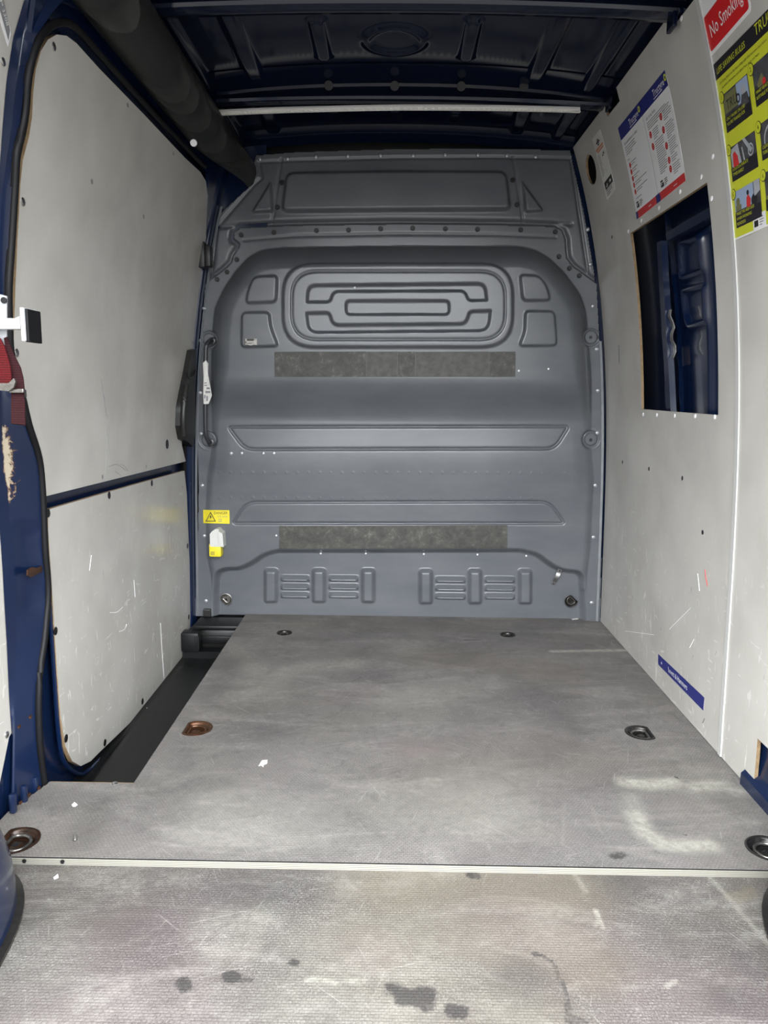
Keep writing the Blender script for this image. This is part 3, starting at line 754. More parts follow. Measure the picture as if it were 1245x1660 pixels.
# ================================================================== RIGHT WALL
wall_right=side_sheet('wall_right',[(REAR_Y,-.17),(3.40,-.17),(3.40,2.05),(REAR_Y,2.05)],1,-.115,.004,[M['navy']])
tag(wall_right,'navy painted right body side of the van behind the lining panels','wall',kind='structure')
win=[onSide(1021,381,1,0),onSide(1145,293,1,0),onSide(1165,668,1,0),onSide(1041,666,1,0)]
WY0=(win[1][0]+win[2][0])/2; WY1=(win[0][0]+win[3][0])/2; WZ0=.933; WZ1=1.536
hole=[(WY0,WZ0),(WY1,WZ0),(WY1,WZ1),(WY0,WZ1)]
hc=onSide(958,275,1,0); cir=[(hc[0]+.062*math.cos(2*math.pi*k/28),hc[1]+.052*math.sin(2*math.pi*k/28)) for k in range(28)]
n1=(2.655,2.80)
fp=[(2.016,0.002),(3.262,0.002),(3.262,1.952),(2.80,1.950),(2.80,1.915),(2.655,1.915),(2.655,1.955),(2.16,1.955),(2.16,1.925),(2.016,1.925)]
side_sheet('front_lining_panel',fp,1,0.0,.009,[M['ply'],M['ply_edge']],wall_right,[hole,cir],.05)
cutp=[onSide(1228,1197,1,0),onSide(1223,1262,1,0),onSide(1213,1288,1,0)]
rp_=[(2.003,0.002),(2.003,1.925),(1.99,1.925),(1.99,1.965),(REAR_Y,1.965),(REAR_Y,.145),(cutp[0][0],.148)]+rpoly([(cutp[0][0],.10),(cutp[0][0]+.003,.02),(1.835,.002)],0)
side_sheet('rear_lining_panel',rp_,1,0.0,.009,[M['ply'],M['ply_edge']],wall_right,[],.05)
side_sheet('joint_strip',[(2.000,.003),(2.018,.003),(2.018,1.93),(2.000,1.93)],1,.0035,.0035,[M['seam']],wall_right)
side_sheet('joint_gap',[(2.018,.003),(2.0225,.003),(2.0225,1.92),(2.018,1.92)],1,.0006,.0006,[M['bolt']],wall_right)
# screws in the right lining
scr=MB().disc((0,0,0),(-1,0,0),.007,.0012,12,0,.002).build('lining_screw',M['white'],wall_right,smooth=True)
shol=MB().disc((0,0,0),(-1,0,0),.007,.0006,12).build('screw_hole',M['bolt'],wall_right)
def spread_side(proto,pts,s,off,par):
    for i,(px,py) in enumerate(pts):
        o=proto if i==0 else proto.copy()
        if i: COL.objects.link(o)
        y,z=onSide(px,py,s,off); o.parent=par; o.location=sideXYZ(y,z,s,off)
spread_side(scr,[(1043,672),(1065,673),(1094,674),(1127,675),(1159,676),(1019,375),(1040,358),(1069,337),(1103,311),(1137,287),(1156,254),(1154,322),(950,360),(1105,30)],1,.0005,wall_right)
spread_side(shol,[(1052,760),(1106,775),(1009,749),(992,384),(1139,863)],1,.0005,wall_right)
# inside the opening: pillar, skin pressings, strap
def strip_side(name,pts,width,s,off,thick,m,par):
    a=[(y-width/2,z) for y,z in pts]; b=[(y+width/2,z) for y,z in reversed(pts)]
    return side_sheet(name,a+b,s,off,thick,[m],par,(),.05)
ys=np.linspace(1.95,3.0,150); zs=np.linspace(.75,1.75,140)
gy,gzz=np.meshgrid(ys,zs); pp=np.zeros_like(gy)
def wpx(pts,off=-.09): return [onSide(a,b,1,off) for a,b in pts]
for pts in ([(1105,392),(1147,381),(1150,440),(1107,455)],[(1109,470),(1151,460),(1155,522),(1120,533),(1113,510)]):
    d=sdf(gy,gzz,rpoly(wpx(pts),.02,5)); pp+=.016*np.exp(-((d-.004)/.010)**2)
d=segd(gy,gzz,wpx([(1146,380),(1158,680)])); pp+=.02*np.exp(-(d/.012)**2)
lim=wpx([(1086,385),(1106,660)],-.09)
yl=lim[0][0]+(gzz-lim[0][1])/(lim[1][1]-lim[0][1])*(lim[1][0]-lim[0][0])
yc=(gy[:-1,:-1]+gy[1:,1:])/2; ylc=(yl[:-1,:-1]+yl[1:,1:])/2
d=np.abs(gy-yl); pp+=.010*np.exp(-(d/.008)**2)
skin=grid_mesh('outer_skin',P(gzz)+.09-pp,gy,gzz,yc<ylc,M['navy'],wall_right)
strip_side('body_pillar',sorted([onSide(*q,1,-.035) for q in ((1088,720),(1083,660),(1076,540),(1071,450),(1068,392))],key=lambda q:q[1]),.042,1,-.035,.02,M['navy'],wall_right)
side_sheet('pressing',rpoly([(2.66,.80),(2.70,.80),(2.70,1.08),(2.66,1.08)],.01),1,-.05,.012,[M['navy']],wall_right)
side_sheet('pressing',rpoly([(2.66,1.14),(2.70,1.14),(2.70,1.38),(2.66,1.38)],.01),1,-.05,.012,[M['navy']],wall_right)
side_sheet('roof_side_rail',[(1.9,1.475),(2.60,1.475),(2.60,1.500),(1.9,1.500)],1,-.05,.03,[M['navy']],wall_right)
a=onSide(1086,502,1,-.045); b=onSide(1092,580,1,-.045)
strap=MB(); prev=[]
for i in range(9):
    t=i/8; y=a[0]+(b[0]-a[0])*t; z=a[1]+(b[1]-a[1])*t; x=P(z)+.045-.006*math.sin(i*1.7)
    prev.append([(x,y-.010,z),(x,y+.010,z),(x+.003,y+.010,z),(x+.003,y-.010,z)])
strap.loft(prev,True,True,True); strap.build('sealing_tape',M['chrome'],wall_right,smooth=True)
# navy lower body behind the cut-out
mb=MB(); mb.loft([[ (P(z)-o,y,z) for y in (.4,1.2,1.70,1.80,1.86)] for z,o in ((-.02,.012),(.03,.010),(.05,-.012),(.10,-.018),(.16,-.02),(.2,-.02))],False)
mb.build('lower_rail',M['navy'],wall_right,smooth=True)
for px,py in ((1231,1293),(1243,1322)):
    y,z=onSide(px,py,1,-.008); mb=MB(); mb.box((P(z)+.002,y,z+.01),(.02,.03,.05),0,None,.009); mb.build('rail_rib',M['navy'],wall_right,smooth=True)
MB().box((P(.10)+.004,1.73,.11),(.012,.02,.05),0,None,.005).build('rail_rib',M['navy'],wall_right,smooth=True)
# front pillar strip between bulkhead and lining
def post(name,s,secs,par,m,z0=-.12,z1=1.97,n=26):
    loops=[]
    for z in np.linspace(z0,z1,n): loops.append([(s*(P(z)-o),y,z) for o,y in secs])
    return MB().loft(loops,False).build(name,m,par,smooth=True)
post('front_post',1,[(.05,3.300),(-.01,3.296),(-.05,3.30)],wall_right,M['navy'],0,1.97)
post('bulkhead_seal',1,[(.018,3.27),(.010,3.262),(.006,3.27),(.012,3.28)],wall_right,M['galv'],0,1.2)

# ================================================================== LEFT WALL
wall_left=side_sheet('wall_left',[(REAR_Y,-.2),(3.40,-.2),(3.40,2.05),(REAR_Y,2.05)],-1,-.10,.004,[M['navy']])
tag(wall_left,'navy painted left body side of the van','wall',kind='structure')
rows=[-60,-20,20,60,95,130,200,300,400,500,600,650,690,740,800,850,900,960,990,1040,1100,1130,1190,1230,1275,1315]
white_e=np.interp(rows,[-60,-20,60,130,200,300,400,500,600,700,800,850,900,990,1040,1130,1190,1230,1315],[58,46,22,11,5,-2,-8,-12,-13,-10,-5,-1,3,8,11,15,19,19,16])
crease=np.interp(rows,[-60,60,130,200,300,400,500,600,690,760,800,850,900,990,1040,1130,1230,1315],[58,37,28,20,12,5,2,2,4,10,14,17,20,25,27,23,20,19])
seal_e=np.interp(rows,[-60,-20,20,60,95,130,180,215,250,300,400,460,500,560,600,650,690,740,800,900,960,1030,1100,1180,1270,1315],[150,120,85,57,46,40,36,30,22,19,13,9,10,12,22,35,45,60,66,72,76,71,62,62,70,74])
E0=[onSide(white_e[i],rows[i],-1,0.0) for i in range(len(rows))]
panel_edge=[e for e in E0 if e[1]<1.95]
zz=[e[1] for e in panel_edge]; yy=[e[0] for e in panel_edge]
ledge=lambda z: float(np.interp(z,zz[::-1],yy[::-1]))
zl=np.linspace(.17,1.93,24)
side_sheet('rear_lining_panel',[(REAR_Y,.005),(1.62,.005),(1.715,.165)]+[(ledge(z),float(z)) for z in zl]+[(REAR_Y,1.93)],-1,0.0,.009,[M['ply'],M['seam']],wall_left,(),.05)
lscr=MB().disc((0,0,0),(1,0,0),.008,.0012,14,0,.002).build('lining_screw',M['steel'],wall_left,smooth=True)
spread_side(lscr,[(5,100),(11,1191)],-1,.0005,wall_left)
# C-pillar, lofted panel edge -> crease -> seal
N=150; tr=np.linspace(0,len(rows)-1,N)
def it(a): return np.interp(tr,np.arange(len(rows)),a)
U=[0,.25,.5,.75,.9,1,1.1,1.25,1.5,1.75,2]
ry=it(rows); c0=it(white_e); c1=it(crease); c2=it(seal_e)
OFFS={0:0.0,1:.022,2:.034}
X=np.zeros((N,len(U))); Y=X.copy(); Z=X.copy(); SC=X.copy()
for i in range(N):
    e=[onSide(c0[i],ry[i],-1,.002),onSide(c1[i],ry[i],-1,.008),onSide(c2[i],ry[i],-1,.034)]
    pts=[sideXYZ(e[0][0],e[0][1],-1,.002),sideXYZ(e[1][0],e[1][1],-1,.008),sideXYZ(e[2][0],e[2][1],-1,.034)]
    for j,u in enumerate(U):
        a=pts[0] if u<=1 else pts[1]; b=pts[1] if u<=1 else pts[2]; t=u if u<=1 else u-1
        q=[a[k]*(1-t)+b[k]*t for k in range(3)]
        X[i,j],Y[i,j],Z[i,j]=q
        near=math.exp(-((u-1)/.6)**2)
        SC[i,j]=.44*near*math.exp(-((ry[i]-740)/85)**2)+.22*math.exp(-((u-1)/.12)**2)*(1 if 690<ry[i]<1010 else 0)
# recessed panel pressed in the pillar face
for i in range(N):
    for j,u in enumerate(U):
        t=np.clip((ry[i]-848)/10,0,1)*np.clip((1000-ry[i])/12,0,1)
        if 1.2<u<1.95: X[i,j]-=.006*t
pill=grid_mesh('c_pillar',X,Y,Z,np.ones((N-1,len(U)-1),bool),M['pillar'],wall_left,{'scratch':SC})
pill.name='rear_pillar'; pill.data.name='rear_pillar'
# pillar return towards the door
mb=MB(); loops=[]
for i in range(0,N,3):
    x,y,z=X[i,-1],Y[i,-1],Z[i,-1]; loops.append([(x,y,z),(x-.03,y+.02,z),(x-.07,y+.025,z)])
mb.loft(loops,False); mb.build('pillar_return',M['navy'],wall_left,smooth=True)
# rust scab, bottom ribs of the pillar
def side_patch(name,pts,s,off,thick,m,par,step=.02): return side_sheet(name,px_side(pts,s,off),s,off,thick,[m],par,(),step)
side_patch('rust_scab',[(45,924),(52,919),(60,921),(68,917),(69,926),(60,931),(50,936),(45,933)],-1,.033,.003,M['rust'],wall_left)
for px,py in ((25,1302),(43,1288),(61,1274)):
    y,z=onSide(px,py,-1,.034); mb=MB(); mb.box((-(P(z)-.028),y,z),(.016,.016,.05),0,None,.006); mb.build('pillar_rib',M['pillar'],wall_left,smooth=True)
for px,py in ((32,1301),(46,1288),(62,1277),(30,1178),(48,1162)):
    y,z=onSide(px,py,-1,.038); MB().box((-(P(z)-.040),y,z),(.004,.008,.006)).build('rust_spot',M['rust'],wall_left)
# seal tube along the opening
path=[(74,1310),(70,1270),(62,1200),(61,1110),(70,1035),(76,960),(71,890),(67,800),(61,742),(45,690),(33,640),(21,600),(14,560),(12,500),(12,460),(16,400),(22,300),(25,250),(33,215),(39,180),(43,130),(50,95),(62,62),(80,42),(100,36),(122,46),(160,88),(230,166),(300,240),(330,270)]
pts=[sideXYZ(*onSide(x+2,y,-1,.036),-1,.036) for x,y in smooth_path(path,4)]
MB().tube(pts,[.0085]*len(pts),10).build('door_seal',M['rubber'],wall_left,smooth=True)
# body side above the door and front post
side_sheet('door_header',[(1.70,1.62),(1.72,1.70),(1.76,1.80),(1.9,1.835),(3.1,1.80),(3.16,1.72),(3.20,1.60),(3.30,1.60),(3.30,1.99),(1.68,1.99),(1.68,1.80)],-1,.022,.01,[M['navy']],wall_left)
post('front_post',-1,[(-.03,3.235),(.036,3.240),(.044,3.262),(.046,3.30)],wall_left,M['navy'])
post('front_post_seal',-1,[(-.01,3.232),(.012,3.222),(.022,3.232),(.014,3.240)],wall_left,M['rubber'],-.12,1.80)
MB().box((-.78,3.292,1.80),(.5,.004,.5)).build('corner_plate',M['navy'],wall_left)
post('front_post_edge',-1,[(.048,3.270),(.055,3.266),(.058,3.272)],wall_left,M['galv'],0,1.72)
# rubber door buffer
c=onY(330,413,3.20); mb=MB(); mb.box((c[0]-.008,3.21,c[2]),(.03,.05,.10),0,None,.005); mb.box((c[0]+.014,3.225,c[2]-.002),(.026,.05,.085),0,None,.006); mb.build('door_buffer',M['black'],wall_left,smooth=True)

# ------------------------------------------------------------------ sliding door
door=side_sheet('door_1',[(1.66,-.19),(3.225,-.19),(3.225,1.72),(3.16,1.80),(1.80,1.86),(1.70,1.80),(1.66,1.55)],-1,-.003,.012,[M['navy']])
tag(door,'navy sliding door lined with two white panels on the left side','door',kind='structure')
up=[(68,806),(63,760),(45,705),(30,640),(22,560),(24,500),(27,420),(31,340),(33,300),(37,260),(47,222),(52,190),(54,150),(58,112),(66,83),(78,64),(92,56),(108,58),(124,70),(160,110),(230,182),(300,256),(325,279),(334,294),(337,318),(334,385),(330,440),(322,520),(314,568),(303,610),(295,650),(293,690),(295,722),(301,748)]
side_sheet('upper_lining_panel',px_side(up,-1,.03),-1,.03,.012,[M['ply'],M['ply_edge']],door,(),.04)
lo=[(78,826),(150,805),(230,782),(299,763),(303,800),(307,900),(311,980),(311,1030),(306,1062),(293,1088),(270,1112),(220,1163),(165,1216),(147,1234),(131,1242),(117,1234),(106,1210),(98,1160),(92,1080),(84,950),(78,860)]
side_sheet('lower_lining_panel',px_side(lo,-1,.03),-1,.03,.012,[M['ply'],M['ply_edge']],door,(),.04)
dh=MB().disc((0,0,0),(1,0,0),.011,.0008,16).build('fixing_hole',M['bolt'],door)
spread_side(dh,[(78,832),(177,803),(246,783),(90,1023),(107,1197),(170,1204),(231,1137),(304,885),(306,1000)],-1,.0305,door)
dh2=MB().disc((0,0,0),(1,0,0),.018,.0008,18).build('lock_hole',M['bolt'],door); y,z=onSide(271,720,-1,.0305); dh2.location=sideXYZ(y,z,-1,.0305)
ds=MB().disc((0,0,0),(1,0,0),.009,.0012,14,0,.002).build('lining_screw',M['steel'],door,smooth=True)
spread_side(ds,[(87,75),(37,327),(27,572)],-1,.0305,door)
dh3=MB().disc((0,0,0),(1,0,0),.0065,.0008,12).build('screw_hole',M['grey_ink'],door)
spread_side(dh3,[(149,294),(233,351),(207,170),(281,249),(166,773),(237,756),(296,790),(312,555)],-1,.0305,door)
# dark moulded grip on the leading edge
grip=[(311,568),(318,566),(318,600),(317,700),(313,724),(305,716),(296,712),(292,690),(293,660),(299,630),(305,600)]
side_sheet('grip_moulding',px_side(grip,-1,.05),-1,.05,.03,[M['black']],door,(),.03)
gp=[sideXYZ(*onSide(x,y,-1,.056),-1,.056) for x,y in ((303,598),(304,607),(308,612),(313,609),(316,600))]
MB().tube([tuple(p) for p in smooth_path(gp,4)],.004,8).build('grip_loop',M['black'],door,smooth=True)
gl=[sideXYZ(*onSide(x,y,-1,.062),-1,.062) for x,y in ((303,625),(299,650),(297,680),(298,706))]
MB().tube([tuple(p) for p in smooth_path(gl,6)],[.012]*19,10).build('grip_bar',M['black'],door,smooth=True)
# lower door edge lip
eg=[sideXYZ(*onSide(x,y,-1,.03),-1,.03) for x,y in ((84,960),(92,1080),(99,1180),(108,1228),(131,1248),(150,1240),(170,1220),(300,1082),(312,1040),(314,980))]
MB().tube([(p[0]-.008,p[1],p[2]-.012) for p in smooth_path(eg,5)],.006,8).build('door_edge_lip',M['navy'],door,smooth=True)

# scuff lines on the linings
def scuff(pts,s_,off,r,m,par):
    q=[sideXYZ(*onSide(x,y,s_,off),s_,off) for x,y in pts]
    MB().tube([tuple(p) for p in smooth_path(q,5)],r,6).build('scuff_line',m,par)
for pts in ([(164,616),(168,645),(172,678)],[(168,640),(172,665),(175,680)],[(173,690),(174,720),(171,768)],[(176,690),(177,735)],[(176,757),(190,753),(204,763)],[(195,752),(203,757),(208,764)],[(187,764),(196,771)]):
    scuff(pts,-1,.0302,.0008,M['grey_ink'],door)
for pts in ([(178,993),(190,992),(199,984)],[(145,925),(148,900)],[(193,1024),(202,1020),(205,1012)],[(217,940),(219,968)],[(260,1010),(263,1060),(266,1100)]): scuff(pts,-1,.0302,.0011,M['white'],door)
scuff([(1143,923),(1144,935),(1147,950)],1,.0003,.0012,M['redprint'],wall_right)
for pts in ([(1131,930),(1134,958)],[(1014,1023),(1060,1029)],[(1085,1020),(1120,985)],[(1118,1050),(1125,1036)]): scuff(pts,1,.0003,.0010,M['white'],wall_right)
for pts in ([(1003,560),(1004,590)],[(1139,1172),(1142,1165)]): scuff(pts,1,.0003,.0008,M['ink'],wall_right)

# ------------------------------------------------------------------ step well
step=MB(); loops=[]
ysr=np.linspace(1.70,3.14,49); xsr=np.linspace(-.99,-.635,24)
X_,Y_=np.meshgrid(xsr,ysr); Z_=np.full_like(X_,-.135)
d=sdf(X_,Y_,rpoly([(-.86,1.9),(-.70,1.9),(-.70,2.9),(-.76,2.98),(-.86,2.98)],.03)); Z_+=.016*sst(d/.012+.5)
Z_+=.0025*(np.sin(X_*2*math.pi/.012)>0)*(d<-.01)
tread=grid_mesh('trim_1',X_,Y_,Z_,np.ones((48,23),bool),M['tread'])
tag(tread,'black ribbed side step tread between sliding door and floor boards','trim',kind='structure')
MB().box((-.649,2.47,-.075),(.004,1.33,.125)).build('step_riser',M['black'],tread)
MB().box((-.75,1.80,-.08),(.24,.012,.13)).build('step_side',M['black'],tread)
mb=MB(); mb.box((-.76,3.20,-.075),(.235,.06,.085),0,None,.012); mb.build('step_end',M['black'],tread,smooth=True)
mb=MB(); mb.box((-.745,3.195,-.012),(.20,.13,.020),0,None,.008); mb.build('end_cover',M['tread'],tread,smooth=True)
mb=MB(); mb.box((-.76,3.165,-.075),(.14,.010,.035),0,None,.004); mb.build('step_end_panel',M['tread'],tread,smooth=True)
mb=MB(); mb.box((-.845,3.11,-.062),(.075,.06,.082),0,None,.006)
for k in range(3): mb.box((-.822+k*.008,3.079,-.062),(.003,.004,.06))
mb.build('roller_bracket',M['tread'],tread,smooth=True)
MB().box((-.76,3.12,-.120),(.24,.05,.03)).build('step_sill',M['tread'],tread)
c=bpt(337,992); MB().box((c[0],c[1]-.012,c[2]),(.032,.02,.034),0,None,.003).build('cover_tab',M['black'],tread)

# ------------------------------------------------------------------ wheel arches
def arch(s,label,cx,rx,ry,rz,cy):
    root=wall_left if s<0 else wall_right
    def surf(rx,ry,rz,n=2.8,nv=18,nu=60,zmul=1):
        loops=[]
        for i in range(nv):
            ph=(i/nv)*math.pi/2
            cz=math.sin(ph)**(2/2.4); cr=math.cos(ph)**(2/2.4)
            L=[]
            for k in range(nu):
                a=2*math.pi*k/nu; ca,sa=math.cos(a),math.sin(a)
                xx=cx+s*rx*cr*math.copysign(abs(ca)**(2/n),ca)
                L.append((s*min(xx,.985),cy+ry*cr*math.copysign(abs(sa)**(2/n),sa),-.015+rz*cz*zmul))
            loops.append(L)
        return loops
    shell=MB().loft(surf(rx,ry,rz),True,False,True).build('wheel_arch',M['navy'],root,smooth=True)
    L=surf(rx+.012,ry+.012,.02)
    L2=[L[0],[(p[0],p[1],-.008) for p in L[0]],surf(rx-.002,ry-.002,.02)[0]]
    L2[2]=[(p[0],p[1],-.002) for p in L2[2]]
    MB().loft(L2,True).build('base_lip',M['blackmetal'],shell,smooth=True)
    return shell
wa=arch(-1,'navy painted wheel arch at left behind the floor joint',.945,.258,.43,.34,1.055)
arch(1,'navy painted wheel arch at right behind the floor joint',.955,.252,.43,.34,1.065)

# ================================================================== CEILING
rx=np.arange(-.862,.863,.006); ryv=np.arange(REAR_Y,3.40,.006)
X_,Y_=np.meshgrid(rx,ryv)
def roofz(x): return 2.028-.05*(np.abs(x)/.75)**2.2
Z_=roofz(X_)
def bead(x0,y0,x1,y1,w,h):
    global Z_
    d=segd(X_,Y_,[(x0,y0),(x1,y1)]); Z_=Z_-h*sst((w-d)/(w*.55))
for x in (-.235,.21): bead(x,2.37,x,2.60,.030,.013); bead(x*1.02,2.93,x*1.02,3.16,.028,.013); bead(x,1.45,x,1.80,.03,.013)
bead(-.013,2.93,-.013,3.16,.028,.013)
for x in (-.47,.445): bead(x,2.22,x,2.72,.036,.016); bead(x*1.02,2.9,x*1.05,3.26,.036,.016); bead(x,1.3,x,1.95,.036,.016)
for x in (-.64,.625): bead(x,2.2,x,2.75,.028,.020); bead(x,2.88,x,3.28,.028,.020); bead(x,1.2,x,1.95,.028,.02)
d=np.hypot(X_+.013,(Y_-2.50)); Z_-=.010*np.exp(-((d-.085)/.014)**2)
d=segd(X_,Y_,[(-.33,2.95),(-.33,3.06),(.33,3.06),(.33,2.95)]); Z_-=.003*np.exp(-(d/.01)**2)
ceiling=grid_mesh('ceiling',X_,Y_,Z_,np.ones((X_.shape[0]-1,X_.shape[1]-1),bool),M['roof'],flip=True)
tag(ceiling,'glossy dark navy pressed steel van roof seen from inside','ceiling',kind='structure')
def bow(y0,y1,zc,name='roof_bow'):
    loops=[]
    for x in np.linspace(-.735,.722,60):
        z=zc-.018*(abs(x)/.7)**2.2; r=float(roofz(np.array([x]))[0])
        loops.append([(x,y0-.13,r-.003),(x,y0-.05,r-.004),(x,y0+.016,r-.008),(x,y0+.022,r-.016),(x,y0+.001,z+.008),(x,y0+.006,z),(x,(y0+y1)/2,z-.003),(x,y1-.006,z),(x,y1+.002,z+.007),(x,y1+.012,r-.006),(x,y1+.035,r-.004)])
    return MB().loft(loops,False).build(name,M['roof'],ceiling,smooth=True)
bow(2.79,2.86,1.966); bow(2.105,2.175,1.952); bow(1.2,1.32,1.955)
for x in (-.235,-.013,.21,.42):
    z=1.955; MB().disc((x,2.776,z+.045),(0,-1,-.2),.015,.002,18).build('bow_hole',M['bolt'],ceiling)
for px,py in ((329,22),(352,20),(405,18),(545,22),(720,20),(820,20),(905,24),(960,27)):
    q=onZ(px,py+4,1.99); MB().disc((q[0],q[1],float(roofz(np.array([q[0]]))[0])+.001),(0,0,-1),.007,.004,10).build('roof_hole',M['bolt'],ceiling)
for px,py,y0 in ((985,178,2.80),(1085,50,2.16)):
    c=onY(px,py,y0); mb=MB(); mb.box((c[0]-.004,y0-.03,c[2]+.006),(.012,.05,.035),0,None,.003); mb.build('bow_tab',M['roof'],ceiling)
# front header and side rails of the roof
mb=MB(); loops=[]
for x in np.linspace(-.70,.71,40):
    r=float(roofz(np.array([x]))[0]); loops.append([(x,3.235,r-.002),(x,3.25,r-.022),(x,3.275,r-.028),(x,3.30,r-.05)])
mb.loft(loops,False); mb.build('roof_header',M['roof'],ceiling,smooth=True)
for s in (1,-1):
    loops=[[(s*.690,y,1.992),(s*.715,y,1.985),(s*.722,y,1.965),(s*.735,y,1.955),(s*.80,y,1.95)] for y in np.linspace(REAR_Y,3.30,20)]
    MB().loft(loops,False).build('roof_rail',M['roof'],ceiling,smooth=True)

# black cover over the door rail
mb=MB(); loops=[]
nA=45
yv=np.concatenate([np.linspace(1.0,2.2,400),np.linspace(2.203,3.275,330)])
rib_y=[onX(x,y,-.64)[1] for x,y in ((195,45),(282,160),(296,172),(318,200),(344,232),(370,262))]
for y in yv:
    k=sst((y-2.75)/.5)
    xl,zl_=-.705+.10*k,1.812-.015*k; xr,zr=-.592,1.895+.012*k
    L=[]
    nrm=np.array([zr-zl_,-(xr-xl)]); nrm=nrm/np.linalg.norm(nrm)
    for a in np.linspace(0,1,nA):
        b=math.sin(a*math.pi)**.75
        bump=0
        for r0 in rib_y:
            t=(y-(r0-.11*abs(2*a-1)**2.6))/.07
            if -1<t<=0: bump=max(bump,.026*(1+t)**1.6)
            elif 0<t<.22: bump=max(bump,.026*(1-t/.22))
        h=(.040-.012*k)*b+bump*min(1,6*a,6*(1-a))
        L.append((xl+(xr-xl)*a+nrm[0]*h,float(y)+(.02*abs(a-.5)),zl_+(zr-zl_)*a+nrm[1]*h))
    L.append((xr-.03,float(y),zr+.05)); L.append((xl-.01,float(y),zl_+.06))
    loops.append(L)
mb.loft(loops,True,True,True); duct=mb.build('trim_2',M['black'],smooth=True,auto=50)
tag(duct,'black moulded cover along the sliding door rail at upper left','trim',kind='structure')
c=onX(309,229,-.665); MB().disc((c[0]+.012,c[1]-.012,c[2]-.008),(.5,-1,-.6),.011,.003,14).build('clip_stud',M['white'],duct)

# ================================================================== LED STRIP
led_l=empty('led_strip_light',(0,2.835,1.945),'long narrow white LED strip under the front roof bow','light')
def led_curve(z_off,y): 
    pts=[]
    for px,py in ((347,181),(420,177.5),(500,175),(640,172),(780,172.5),(870,174),(940,176)):
        q=onY(px,py+z_off,y); pts.append(tuple(q))
    return smooth_path(pts,8)
lc=led_curve(0,2.815); mb=MB(); loops=[]
for p in lc: loops.append([(p[0],p[1]-.003,p[2]+.004),(p[0],p[1]-.006,p[2]-.003),(p[0],p[1]-.006,p[2]-.0065),(p[0],p[1]+.012,p[2]-.0105),(p[0],p[1]+.016,p[2]+.006)])
mb.loft(loops,True,True,True).build('channel',M['led_body'],led_l,smooth=True,auto=20)
mb=MB()
for i in range(78):
    t=(i+.5)/78*(len(lc)-1); k=int(t); f=t-k; p=lc[k]*(1-f)+lc[min(k+1,len(lc)-1)]*f
    mb.box((p[0],p[1]+.0012,p[2]-.0100),(.0105,.012,.0045))
tag(mb.build('diode_row',M['led'],led_l),kind='stuff')

# ================================================================== PRINT ON THE RIGHT WALL
_tc={}
def text_mesh(s,align='LEFT'):
    if (s,align) in _tc: return _tc[(s,align)]
    cu=bpy.data.curves.new('t','FONT'); cu.body=s; cu.size=1; cu.align_x=align; cu.resolution_u=2
    o=bpy.data.objects.new('t',cu); COL.objects.link(o)
    dg=bpy.context.evaluated_depsgraph_get(); me=bpy.data.meshes.new_from_object(o.evaluated_get(dg))
    v=[(q.co.x,q.co.y) for q in me.vertices]; f=[tuple(p.vertices) for p in me.polygons]
    bpy.data.objects.remove(o); bpy.data.curves.remove(cu); bpy.data.meshes.remove(me)
    _tc[(s,align)]=(v,f); return v,f
class Page:
    """flat print laid on a curved side wall: (u,v) metres from the top-left corner, v downwards"""
    def __init__(p,s,corners,w,h,base):  # corners TL,TR,BR,BL in (Y,z)
        p.s=s; p.c=[np.array(q,float) for q in corners]; p.w=w; p.h=h; p.base=base
    def at(p,u,v,off):
        a=u/p.w; b=v/p.h
        q=(p.c[0]*(1-a)+p.c[1]*a)*(1-b)+(p.c[3]*(1-a)+p.c[2]*a)*b
        return sideXYZ(float(q[0]),float(q[1]),p.s,p.base+off)
    def rect(p,mb,u0,v0,u1,v1,lay,m=0,nu=1,nv=1):
        o=.0004+.0004*lay
        nv=max(nv,int(abs(v1-v0)/.04)+1)
        loops=[[p.at(u0+(u1-u0)*i/nu,v0+(v1-v0)*j/nv,o) for i in range(nu+1)] for j in range(nv+1)]
        mb.loft(loops,False,m=m)
    def poly(p,mb,pts,lay,m=0):
        o=.0004+.0004*lay; mb.add([p.at(u,v,o) for u,v in pts],[tuple(range(len(pts)))],m)
    def ring(p,mb,u,v,r0,r1,lay,m=0,n=24):
        o=.0004+.0004*lay
        L=[[p.at(u+r*math.cos(2*math.pi*k/n),v+r*math.sin(2*math.pi*k/n),o) for k in range(n)] for r in (r0,r1)]
        mb.loft(L,True,m=m)
    def circ(p,mb,u,v,r,lay,m=0,n=20):
        p.poly(mb,[(u+r*math.cos(2*math.pi*k/n),v+r*math.sin(2*math.pi*k/n)) for k in range(n)],lay,m)
    def text(p,mb,s,u,v,size,lay,m=0,align='LEFT',sx=1.0,slant=0):
        vv,ff=text_mesh(s,align); o=.0004+.0004*lay
        mb.add([p.at(u+(x+slant*y)*size*sx,v-y*size,o) for x,y in vv],ff,m)
    def sheet(p,name,m,parent,thick=.0008,rad=0):
        out=[(0,0),(p.w,0),(p.w,p.h),(0,p.h)]
        if rad: out=rpoly(out,rad,5)
        yz=[]
        for u,v in resample(out,.05):
            a=u/p.w;b=v/p.h; q=(p.c[0]*(1-a)+p.c[1]*a)*(1-b)+(p.c[3]*(1-a)+p.c[2]*a)*b; yz.append((float(q[0]),float(q[1])))
        return side_sheet(name,yz,p.s,p.base+.0004,thick*.5,[m],parent,(),.05)
def S(px,py,s=1,off=0): return onSide(px,py,s,off)
def dist(a,b): return math.hypot(a[0]-b[0],a[1]-b[1])
def lines(pg,mb,u,v,w,n,gap,lay,m=0,h=.0022):
    for i in range(n): pg.rect(mb,u,v+i*gap,u+w*(.72+.28*random.random() if i<n-1 else .5),v+i*gap+h,lay,m)

